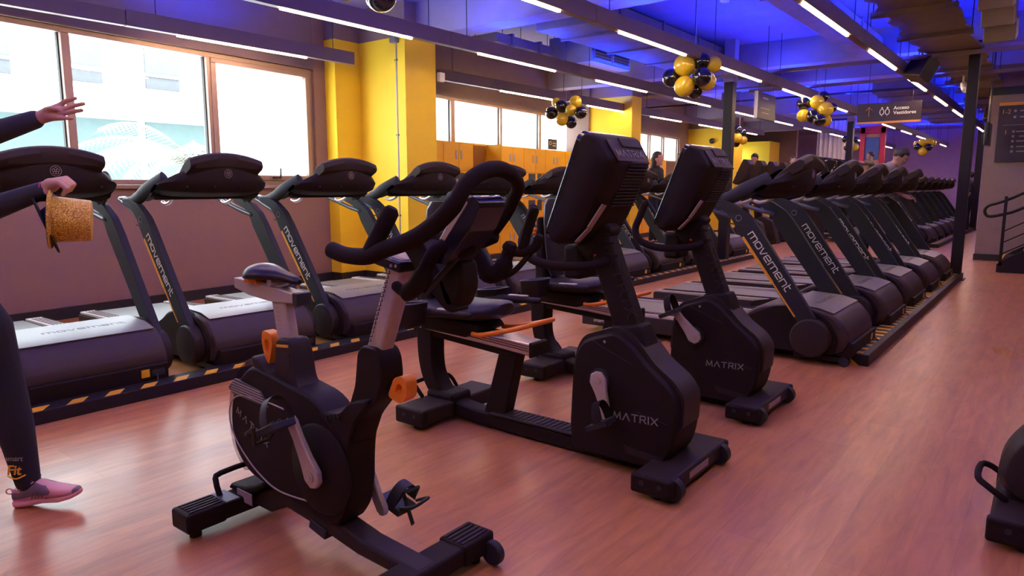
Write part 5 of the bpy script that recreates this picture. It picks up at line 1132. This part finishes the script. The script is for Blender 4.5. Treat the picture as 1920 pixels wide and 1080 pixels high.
for n, r, p in (('pelvis', .12, None), ('waist', .10, 'pelvis'), ('chest', .12, 'waist'), ('neck0', .065, 'chest'), ('neck', .045, 'neck0'), ('hb', .05, 'neck'),
  ('shR', .052, 'chest'), ('elR', .038, 'shR'), ('wrR', .0255, 'elR'), ('shL', .052, 'chest'), ('elL', .038, 'shL'), ('wrL', .0265, 'elL'),
  ('hpR', .09, 'pelvis'), ('thR', .075, 'hpR'), ('knR', .055, 'thR'), ('caR', .052, 'knR'), ('anR', .035, 'caR'), ('hlR', .03, 'anR'), ('toR', .03, 'hlR'),
  ('hpL', .09, 'pelvis'), ('knL', .058, 'hpL'), ('anL', .036, 'knL'), ('toL', .03, 'anL')): sk.j(n, J[n], r, p)
def chain(sk, par, pts, rs, nm):
    for k, (p, r) in enumerate(zip(pts, rs)): sk.j('%s%d' % (nm, k), p, r, par if k == 0 else '%s%d' % (nm, k-1))
FR = (.0112, .0098, .0086)
# raised hand: four fingers together, thumb along the palm
sk.j('pL', (-3.402, 1.185, 1.582), .031, 'wrL')
chain(sk, 'pL', [(-3.378, 1.222, 1.622), (-3.352, 1.243, 1.641), (-3.325, 1.265, 1.650)], FR, 'Li')
chain(sk, 'pL', [(-3.357, 1.224, 1.603), (-3.322, 1.252, 1.617), (-3.287, 1.280, 1.626)], FR, 'Lm')
chain(sk, 'pL', [(-3.340, 1.214, 1.583), (-3.305, 1.240, 1.591), (-3.273, 1.265, 1.597)], FR, 'Lr')
chain(sk, 'pL', [(-3.335, 1.200, 1.563), (-3.308, 1.214, 1.563), (-3.282, 1.228, 1.562)], (.0100, .0088, .0078), 'Lp')
chain(sk, 'pL', [(-3.385, 1.172, 1.598), (-3.352, 1.180, 1.603), (-3.322, 1.192, 1.598)], (.013, .0115, .010), 'Lt')
# lower hand closed over the hat brim: knuckles up, fingertips curling down to the brim
sk.j('pR', (-3.196, 1.098, 1.285), .029, 'wrR')
for k, (dx, dz) in enumerate(((.026, .010), (.009, .006), (-.008, .0), (-.024, -.008))):
    o_ = fb*dx
    chain(sk, 'pR', [V((-3.158, 1.128, 1.303+dz))+o_, V((-3.136, 1.146, 1.280+dz))+o_, V((-3.150, 1.136, 1.256+dz))+o_], (.0115, .0100, .0088), 'R%d' % k)
chain(sk, 'pR', [V((-3.205, 1.095, 1.262))+fb*-.022, V((-3.188, 1.108, 1.242))+fb*-.022, V((-3.172, 1.12, 1.232))+fb*-.018], (.012, .0105, .009), 'Rt')
mb = MB(); mb.add(*sk.grow('pelvis', 2, fb)); HC = tp(-.22, 0, 1.62); head(mb, HC, fa, .97)
b = mb.build('body', 'skin', t); remesh(b, .0042, 2)
face_parts(t, HC, fa, .97, 'hair', long_=True)
# jacket and leggings
sk = Skel()
for n, r, p in (('pelvis', .128, None), ('waist', .112, 'pelvis'), ('chest', .132, 'waist'), ('neck0', .075, 'chest'), ('shR', .062, 'chest'), ('elR', .052, 'shR'), ('shL', .062, 'chest'), ('elL', .052, 'shL')): sk.j(n, J[n], r, p)
for s_, e_ in (('R', .985), ('L', .93)): sk.j('cu'+s_, V(J['el'+s_]).lerp(V(J['wr'+s_]), e_), .036 if s_ == 'R' else .039, 'el'+s_); sk.j('fo'+s_, V(J['el'+s_]).lerp(V(J['wr'+s_]), .45), .047, 'el'+s_) if False else None
mb = MB(); mb.add(*sk.grow('pelvis', 2, fb)); c_ = mb.build('jacket', 'cloth2', t); remesh(c_, .008, 1)
sk = Skel()
for n, r, p in (('pelvis', .132, None), ('hpR', .10, 'pelvis'), ('thR', .085, 'hpR'), ('knR', .063, 'thR'), ('caR', .066, 'knR'), ('anR', .046, 'caR'), ('hpL', .10, 'pelvis'), ('knL', .066, 'hpL'), ('anL', .044, 'knL')): sk.j(n, J[n], r, p)
mb = MB(); mb.add(*sk.grow('pelvis', 2, fb)); lg = mb.build('leggings', 'cloth', t); remesh(lg, .008, 1)
mb = MB(); mb.tube([V((-3.216, 1.080, 1.268))+V((0, 0, 1)).cross(fa)*(.029*cos(a))+V((-.1, -.1, 1)).normalized()*(.029*sin(a)) for a in [2*pi*k/16 for k in range(16)]], .004, 6, closed=True); mb.build('bracelet', 'bracelet', t)
place_text('legging_lettering', 'smart', .030, 'dimwhite', t, tuple(tp(.036, -.1075, .215)), fa, (0, 0, 1), shear=.15)
place_text('legging_lettering_yellow', 'Fit', .055, 'yel', t, tuple(tp(.036, -.1065, .158)), fa, (0, 0, 1), shear=.2, bold=.001)
mb = MB(); mb.tube(smooth([tp(.035, -.101, .150), tp(.07, -.106, .140), tp(.105, -.101, .154)], 5), .003, 6); mb.build('legging_smile', 'yel', t)
# trainers
def shoe(par, heel, toe, label=None):
    heel = V(heel); toe = V(toe); d = (toe-heel); L = d.length; d.normalize(); s = V((0, 0, 1)).cross(d).normalized(); u = d.cross(s)
    def sec(q, hw, z0, z1, n=16):
        c_ = heel+d*(q*L); out = []
        for k in range(n):
            a = 2*pi*k/n; cx = cos(a); sx = sin(a); cx = math.copysign(abs(cx)**.75, cx)
            out.append(c_+s*hw*cx+u*((z0+z1)/2+(z1-z0)/2*math.copysign(abs(sx)**.7, sx)))
        return out
    mb = MB(); mb.loft([sec(-.02, .020, .004, .030), sec(.03, .033, .0, .034), sec(.2, .036, .0, .032), sec(.45, .034, .004, .030), sec(.7, .043, .0, .026), sec(.88, .038, .006, .030), sec(.97, .024, .014, .036), sec(1.0, .01, .022, .036)]); so = mb.build('shoe_sole', 'pink2', par)
    mb = MB(); mb.loft([sec(.0, .018, .02, .066), sec(.04, .030, .02, .078), sec(.16, .034, .02, .076), sec(.30, .036, .02, .085), sec(.42, .038, .02, .098), sec(.56, .040, .02, .078), sec(.72, .042, .02, .060), sec(.86, .036, .02, .050), sec(.95, .024, .022, .044), sec(.985, .012, .025, .038)]); up = mb.build('shoe_upper', 'pink', par); 
    mb = MB(); mb.loft([sec(-.003, .019, .03, .062), sec(.04, .0315, .028, .074), sec(.16, .0355, .028, .072), sec(.30, .0375, .03, .084), sec(.42, .0395, .030, .097), sec(.54, .0415, .030, .080), sec(.61, .0425, .032, .070), sec(.64, .041, .038, .062)]); mb.build('heel_panel', 'shoegrey', up)
    mb = MB(); mb.loft([sec(.93, .0285, .024, .046), sec(.965, .0215, .025, .043), sec(.99, .012, .026, .039)]); mb.build('toe_cap', 'shoegrey', up)
    mb = MB()
    for k in range(4):
        q = .40+k*.05; c_ = heel+d*(q*L); z = .098-.0*k-(.012*k)
        mb.tube([c_-s*.036+u*(z-.035), c_-s*.022+u*(z-.006), c_+u*(z+.004), c_+s*.022+u*(z-.006), c_+s*.036+u*(z-.035)], .0028, 6)
        for e in (-1, 1): mb.tube([c_+s*e*.0385+u*.062, c_+s*e*.0415-d*.012+u*.036], .0022, 6)
    c_ = heel+d*(.38*L)+u*.105
    mb.tube([c_, c_+s*-.025+u*.012, c_+s*-.03+u*.0, c_+s*-.01+u*-.004], .0025, 6); mb.tube([c_, c_+s*.025+u*.012, c_+s*.03, c_+s*.01+u*-.004], .0025, 6); mb.build('shoe_laces', 'lace', up)
    c_ = heel+u*.066-d*.018
    mb = MB(); mb.tube([c_+d*.014*cos(a)+u*.011*sin(a) for a in [2*pi*k/12 for k in range(12)]], .0028, 6, closed=True); mb.build('pull_tab', 'pink', up)
    mb = MB(); mb.tube([heel+d*(L*(.10+.32*(cos(a)*.5+.5)))+s*.0375*cos(a*.5)*0+s*-.0365+u*(.072+.010*sin(a)) for a in [2*pi*k/14 for k in range(14)]], .002, 5, closed=True) if False else mb.tube([heel+d*(L*.05)-s*.030+u*.078, heel+d*(L*.16)-s*.034+u*.076, heel+d*(L*.3)-s*.034+u*.086, heel+d*(L*.4)-s*.026+u*.100], .0025, 6); mb.build('collar_trim', 'pink', up)
shoe(t, tp(.025, -.05, .0), tp(.29, -.05, .04)); shoe(t, tp(-.545, .11, .13), tp(-.34, .12, .0))

# gold glitter hat held by the brim, open side to the left, with a black one nested behind
HA = V((.42, .90, -.06)).normalized()
HB = V((-3.185, 1.085, 1.15))
def hat(name, label, c, ax, m, R=.092, Ro=.116, L=.14, el=1.0, inner=None):
    c = V(c); ax = V(ax).normalized(); t = wthing(name, label, 'hat', tuple(c))
    mb = MB(); mb.lathe([(R*.99, .0), (R*1.02, .004), (R*.96, L*.5), (R*.90, L*.96), (R*.87, L), (R*.5, L+.002), (.001, L+.003)], c, ax, 40); mb.build('crown', m, t)
    mb = MB(); mb.lathe([(R*.93, .002), (Ro, -.006), (Ro+.002, -.002), (Ro, .002), (R*.98, .008)], c, ax, 48); br = mb.build('brim', m, t)
    mb = MB(); mb.lathe([(R*.93, .0), (R*.84, L*.93), (.001, L*.94)], c, ax, 30); mb.build('lining', inner or 'cloth', t)
    mb = MB(); mb.lathe([(R*.95, -.0065), (Ro-.001, -.0075), (Ro-.001, -.0066), (R*.95, -.004)], c, ax, 40); mb.build('brim_underside', inner or 'cloth', br)
    return t
hat('party_hat', 'gold glitter top hat held sideways by its brim', HB, HA, 'gold')
t = wthing('party_hat', 'flat black hat brim held behind the gold glitter hat', 'hat', (-3.21, 1.06, 1.13))
ax2 = V((.30, .86, .30)).normalized(); mb = MB(); mb.lathe([(.001, 0), (.115, .0), (.12, .004), (.115, .008), (.001, .01)], V((-3.215, 1.07, 1.125)), ax2, 40); mb.build('brim', 'cloth', t)
mb = MB(); mb.lathe([(.06, .005), (.07, .03), (.001, .035)], V((-3.215, 1.07, 1.125)), ax2, 30); mb.build('crown', 'cloth', t)

# ================================================================ BALLOON CLUSTERS
def balloon(p, r, c, label, group, ctr):
    t = wthing('balloon', label, 'balloon', p, group); p = V(p); ctr = V(ctr); d = (p-ctr); d = d.normalized() if d.length > .02 else V((0, 0, -1))
    secs = []; n = 20
    u = V((0, 0, 1)) if abs(d.z) < .9 else V((1, 0, 0)); u = (u-d*u.dot(d)).normalized(); w_ = d.cross(u)
    mb = MB(); prof = [(.001, 1.0)]+[(sin(a)*(1 if cos(a) > 0 else 1-.10*abs(cos(a))**2), cos(a)*(1 if cos(a) > 0 else 1.12)) for a in [pi*k/14 for k in range(1, 14)]]+[(.03, -1.13)]
    mb.loft([[p+d*(h*r)+u*(cos(b)*q*r)+w_*(sin(b)*q*r) for b in [2*pi*k/n for k in range(n)]] for q, h in prof]); mb.build('balloon_skin', 'byel' if c == 'y' else 'bblk', t)
    mb = MB(); mb.cyl(p-d*(r*1.12), p-d*(r*1.19), r*.03, 8, r*.09); mb.build('knot', 'byel' if c == 'y' else 'bblk', t)
CL = {
'big cluster before the middle column': [(-3.759, 8.25, 2.747, 0.13, 'y'), (-3.586, 8.37, 2.789, 0.104, 'k'), (-3.477, 8.47, 2.753, 0.098, 'y'), (-3.969, 8.35, 2.627, 0.113, 'k'), (-3.527, 8.25, 2.587, 0.115, 'k'), (-3.74, 8.23, 2.491, 0.124, 'y'), (-3.548, 8.45, 2.556, 0.111, 'y'), (-3.70, 8.45, 2.46, 0.1, 'k')],
'cluster above the orange lockers': [(-6.461, 9.45, 2.607, 0.076, 'y'), (-6.267, 9.3, 2.523, 0.1, 'k'), (-6.034, 9.35, 2.575, 0.099, 'y'), (-6.078, 9.3, 2.454, 0.091, 'y'), (-6.483, 9.35, 2.435, 0.101, 'k'), (-6.231, 9.28, 2.316, 0.1, 'y'), (-5.934, 9.35, 2.409, 0.098, 'k'), (-6.128, 9.38, 2.269, 0.092, 'k')],
'cluster left of the arrow sign': [(-3.276, 12.7, 2.773, 0.089, 'k'), (-3.573, 12.65, 2.677, 0.109, 'k'), (-3.346, 12.6, 2.682, 0.116, 'y'), (-3.204, 12.6, 2.551, 0.124, 'y'), (-3.556, 12.6, 2.469, 0.108, 'y'), (-3.378, 12.55, 2.446, 0.116, 'k'), (-3.264, 12.5, 2.373, 0.106, 'k'), (-3.218, 12.7, 2.378, 0.098, 'y'), (-3.142, 12.75, 2.586, 0.08, 'k')],
'small cluster right behind the middle column': [(-5.677, 15.3, 2.511, 0.093, 'k'), (-5.567, 15.3, 2.426, 0.093, 'k'), (-5.631, 15.2, 2.321, 0.104, 'y'), (-5.548, 15.3, 2.278, 0.093, 'y'), (-5.698, 15.3, 2.215, 0.082, 'k')],
'far cluster around the distant dark column': [(-4.994, 22.0, 2.626, 0.107, 'k'), (-4.95, 22.0, 2.385, 0.092, 'k'), (-4.888, 22.0, 2.517, 0.122, 'y'), (-4.775, 22.1, 2.608, 0.091, 'k'), (-4.761, 22.1, 2.398, 0.107, 'y'), (-4.861, 22.0, 2.322, 0.092, 'y')],
'farthest cluster before the purple wall': [(-3.212, 22.1, 2.431, 0.087, 'y'), (-3.167, 22.0, 2.354, 0.101, 'k'), (-3.062, 22.0, 2.463, 0.101, 'y'), (-2.925, 22.1, 2.463, 0.115, 'y'), (-2.914, 22.0, 2.331, 0.1, 'k'), (-3.044, 22.0, 2.222, 0.115, 'y'), (-2.836, 22.2, 2.45, 0.087, 'y')],
}
vr = V((.789, .614, 0))
for nm, L in CL.items():
    ctr = sum((V(b[:3]) for b in L), V())/len(L); used = {}
    for b in L:
        d = V(b[:3])-ctr; x_ = d.dot(vr); z_ = d.z
        w_ = ('upper ' if z_ > .06 else 'lower ' if z_ < -.06 else 'middle ')+('left' if x_ < -.05 else 'right' if x_ > .05 else 'centre')
        key = (b[4], w_); used[key] = used.get(key, 0)+1
        if used[key] > 1: w_ = {2: 'partly hidden ', 3: 'rearmost '}[used[key]]+w_
        balloon(b[:3], b[3], b[4], '%s balloon at the %s of the %s' % ('yellow' if b[4] == 'y' else 'black', w_, nm), 'balloons of the '+nm, ctr)
    tg = MB(); tg.cyl((ctr.x, ctr.y, ctr.z+.1), (ctr.x, ctr.y, ZC), .003, 6); tag(tg.build('hanging_string', 'dimwhite', org=tuple(ctr)), 'thin string holding the balloon %s' % nm, 'string')
balloon((-6.0, 4.92, 3.31), .13, 'k', 'black balloon cut by the top edge, left of the two', 'black balloons at the top edge', (-5.9, 4.9, 3.5))
balloon((-4.524, 4.069, 2.83), .135, 'k', 'larger black balloon cut by the top edge, right of the two', 'black balloons at the top edge', (-4.5, 4.07, 3.0))

# ================================================================ FAR MACHINES
def tall_machine(loc, label, group):
    t = lthing('elliptical_trainer', label, 'exercise machine', loc, group)
    mb = MB(); mb.prism(rnd([(-.9, .02), (-.9, .08), (-.2, .14), (.0, .5), (.25, .62), (.5, .5), (.6, .1), (.6, .02)], .05), -.14, .14); mb.build('drive_housing', 'plastic2', t, bev=.02)
    mb = MB(); mb.bar((.18, 0, .55), (-.02, 0, 1.45), .10, .1, side=(0, 1, 0)); mb.build('console_post', 'plastic', t, bev=.02)
    mb = MB(); mb.prism(rnd([(-.14, 1.36), (.08, 1.87), (.17, 1.86), (.23, 1.76), (.14, 1.45), (-.05, 1.32)], .02), -.16, .16); mb.build('console_head', 'plastic2', t, bev=.02)
    for s in (-1, 1):
        mb = MB(); mb.tube(smooth([(.1, s*.22, .4), (-.02, s*.27, .9), (-.15, s*.28, 1.3), (-.2, s*.25, 1.6)], 4), .02, 10); mb.build('moving_arm', 'silverpaint', t)
        mb = MB(); mb.box((-.35, s*.15, .3), (.36, .13, .04)); mb.build('foot_plate', 'rubber', t, bev=.01)
    mb = MB(); mb.box((.52, 0, .03), (.12, .6, .06)); mb.build('front_foot', 'plastic', t, bev=.01); mb = MB(); mb.box((-.86, 0, .03), (.12, .6, .06)); mb.build('rear_foot', 'plastic', t, bev=.01)
    return t
e0 = tall_machine((-5.55, 15.3, 0), 'nearest of the four tall elliptical machines right of the middle column', 'tall elliptical machines')
for i in range(1, 4):
    e = copy_tree(e0); e.location = (-5.55, 15.3+.85*i, 0); e['label'] = '%s of the four tall elliptical machines right of the middle column' % ['', 'second', 'third', 'farthest'][i]
def climber(loc, label):
    t = lthing('stair_climber', label, 'exercise machine', loc, 'stair climbers')
    mb = MB(); mb.prism(rnd([(-.6, .05), (-.6, .3), (.1, 1.2), (.45, 1.3), (.5, .05)], .05), -.32, -.26); mb.build('side_panel', 'plastic2', t, bev=.01)
    mb = MB(); mb.prism(rnd([(-.6, .05), (-.6, .3), (.1, 1.2), (.45, 1.3), (.5, .05)], .05), .26, .32); mb.build('side_panel', 'plastic2', t, bev=.01)
    for k in range(6): mb = MB(); mb.box((-.5+k*.14, 0, .25+k*.17), (.17, .5, .05)); mb.build('step', 'fabric', t, bev=.005)
    for s in (-1, 1): mb = MB(); mb.tube(smooth([(-.7, s*.3, 1.05), (-.5, s*.3, 1.45), (-.1, s*.3, 1.85), (.3, s*.3, 1.98), (.5, s*.3, 1.6), (.5, s*.3, 1.1)], 4), .022, 8); mb.build('handrail', 'steelblack', t)
    mb = MB(); mb.box((.42, 0, 1.75), (.08, .5, .4), Matrix.Rotation(RAD(25), 3, 'Y')); mb.build('console', 'plastic', t, bev=.01)
    mb = MB(); mb.box((-.05, 0, .03), (1.3, .6, .05)); mb.build('base_plate', 'plastic', t)
    return t
c0 = climber((-5.0, 18.6, 0), 'nearest stair climber with pale steps behind the right treadmill consoles')
for i in range(1, 4):
    c_ = copy_tree(c0); c_.location = (-5.0, 18.6+1.0*i, 0); c_['label'] = '%s stair climber with pale steps behind the right treadmill consoles' % ['', 'second', 'third', 'farthest'][i]
# pale lit drape column and red framed poster stand far behind
t = wthing('pale_drape', 'tall pale fabric panel lit purple far behind the stair climbers', 'drape', (-5.75, 24.2, 0))
pts = [(-6.35+.84*k/24, 24.2+.07*sin(k*1.6)) for k in range(25)]
mb = MB(); mb.prism(pts+[(a, b+.06) for a, b in pts[::-1]], 0, 3.35, 'xy'); mb.build('fabric_panel', 'fabric', t)
mb = MB(); mb.cyl((-6.4, 24.23, 3.38), (-5.5, 24.23, 3.38), .03, 10); mb.build('top_rod', 'black', t)
t = wthing('poster_stand', 'distant red framed poster with a blue top and pale figure shapes', 'poster', (-4.78, 24.3, 0))
for x in (-5.02, -4.45): mb = MB(); mb.box((x, 24.3, 1.55), (.14, .14, 3.1)); mb.build('red_post', 'red', t, bev=.01)
mb = MB(); mb.box((-4.755, 24.3, 3.02), (.75, .14, .22)); mb.build('red_header', 'red', t, bev=.01)
mb = MB(); mb.box((-4.755, 24.34, 1.6), (.48, .03, 2.6)); mb.build('poster_panel', 'pskin', t)
mb = MB(); mb.box((-4.755, 24.315, 2.45), (.40, .02, .7)); mb.build('poster_blue_field', 'pblue', t)
# window cleaning towel bag on handle etc. are absent; outside the windows
t = wthing('building', 'overexposed white office building with pale windows seen through the left windows', 'building', (-27, 6, -6))
mb = MB(); mb.box((-30, 8, 3), (6, 70, 26)); mb.build('facade', 'facade', t, sm=False)
mb = MB(); mb.box((-26.6, 8, 4.25), (.9, 70, .95)); mb.build('white_band', 'facade', t, sm=False)
for k in range(14):
    mb = MB(); mb.box((-26.97, -14.2+k*2.75, 5.75), (.1, 1.25, 1.75)); f_ = mb.build('upper_window', 'facwin', t, sm=False)
    mb = MB(); mb.box((-26.90, -14.2+k*2.75, 5.35), (.12, 1.3, .1)); mb.build('window_bar', 'facade', f_, sm=False)
for k in range(9):
    mb = MB(); mb.box((-26.97, -14+k*4.8, .55), (.1, 4.5, 6.2)); f_ = mb.build('lower_glazing', 'facgreen', t, sm=False)
    mb = MB(); mb.box((-26.90, -14+k*4.8, .6), (.1, 4.5, .15)); mb.build('transom', 'facade', f_, sm=False)
t = wthing('palm_tree', 'pale palm tree with drooping fronds outside the left window', 'tree', (-13.6, 6.3, -5))
mb = MB(); mb.cyl((-13.6, 7.2, -5), (-13.6, 7.2, 1.75), .22, 14, .16); mb.build('trunk', 'trunk', t)
for k in range(26):
    a = 2*pi*k/26*1.0+.3*random.random(); el = random.uniform(-.2, 1.1); L = random.uniform(1.9, 2.5); mb = MB(); o = V((-13.6, 7.2, 1.75)); pts = []
    for q in range(9):
        s_ = q/8; pts.append(o+V((cos(a)*cos(el*.6)*L*s_, sin(a)*cos(el*.6)*L*s_, L*s_*sin(el)-1.5*s_*s_)))
    for q in range(8):
        p0, p1 = pts[q], pts[q+1]; d = (p1-p0).normalized(); s = d.cross(V((0, 0, 1))).normalized(); mb.bar(p0, p1, .03, .02)
        for j in range(3):
            p = p0.lerp(p1, j/3); l = .55*(1-abs((q+j/3)/8-.4)*.9)
            for e in (-1, 1):
                tip = p+s*e*l*.8+d*l*.45-V((0, 0, l*.45)); mb.add([p-d*.025, p+d*.025, tip], [(0, 1, 2)])
    mb.build('frond', 'palm', t, sm=False)

# ================================================================ MACHINE CUT BY THE RIGHT EDGE
t = wthing('exercise_bike', 'black bike cut by the right edge, only its rear foot and lift handle showing', 'exercise bike', (.0, 3.2, 0)); Y = 3.2
f = stabilizer(t, .0, Y-.30, Y+.30, .20, .085, 'rear_stabilizer')
mb = MB(); mb.box((.02, Y, .115), (.17, .17, .09)); mb.build('rear_bracket', 'plastic', t, bev=.02)
mb = MB(); mb.tube(smooth([(-.06, Y-.12, .12), (-.12, Y-.12, .16), (-.155, Y-.08, .175), (-.155, Y+.08, .175), (-.12, Y+.12, .16), (-.06, Y+.12, .12)], 3), .012, 10); mb.build('lift_handle', 'foam', t)
side = rnd([(-.06, .13), (-.10, .20), (-.085, .29), (-.03, .38), (.20, .62), (.45, .68), (.62, .60), (.82, .42), (.84, .16), (.70, .06), (.15, .06)], .05, 3); secs = []
for y, k in ((-.12, .88), (-.11, .95), (-.07, 1), (.07, 1), (.11, .95), (.12, .88)): secs.append([(.42+(x-.42)*k, Y+y, .3+(z-.3)*k) for x, z in side])
mb = MB(); mb.loft(secs); mb.build('drive_housing', 'plastic2', t, bev=.004)
mb = MB(); mb.bar((.6, Y, .55), (.40, Y, 1.15), .1, .11, side=(0, 1, 0)); mb.build('console_post', 'plastic', t, bev=.02)
mb = MB(); mb.prism(rnd([(.26, 1.08), (.43, 1.54), (.50, 1.53), (.58, 1.44), (.45, 1.1)], .02), Y-.23, Y+.23); mb.build('console_head', 'plastic', t, bev=.02)
mb = MB(); mb.bar((.25, Y, .6), (.18, Y, .9), .05, .05); mb.build('seat_post', 'silverpaint', t); mb = MB(); mb.ell((.16, Y, .94), (.15, .11, .04)); mb.build('saddle', 'saddle', t)
stabilizer(t, .78, Y-.30, Y+.30, .15, .075, 'front_stabilizer')
for o in list(C.objects):
    if 'o' in o: del o['o']
bpy.context.view_layer.update()
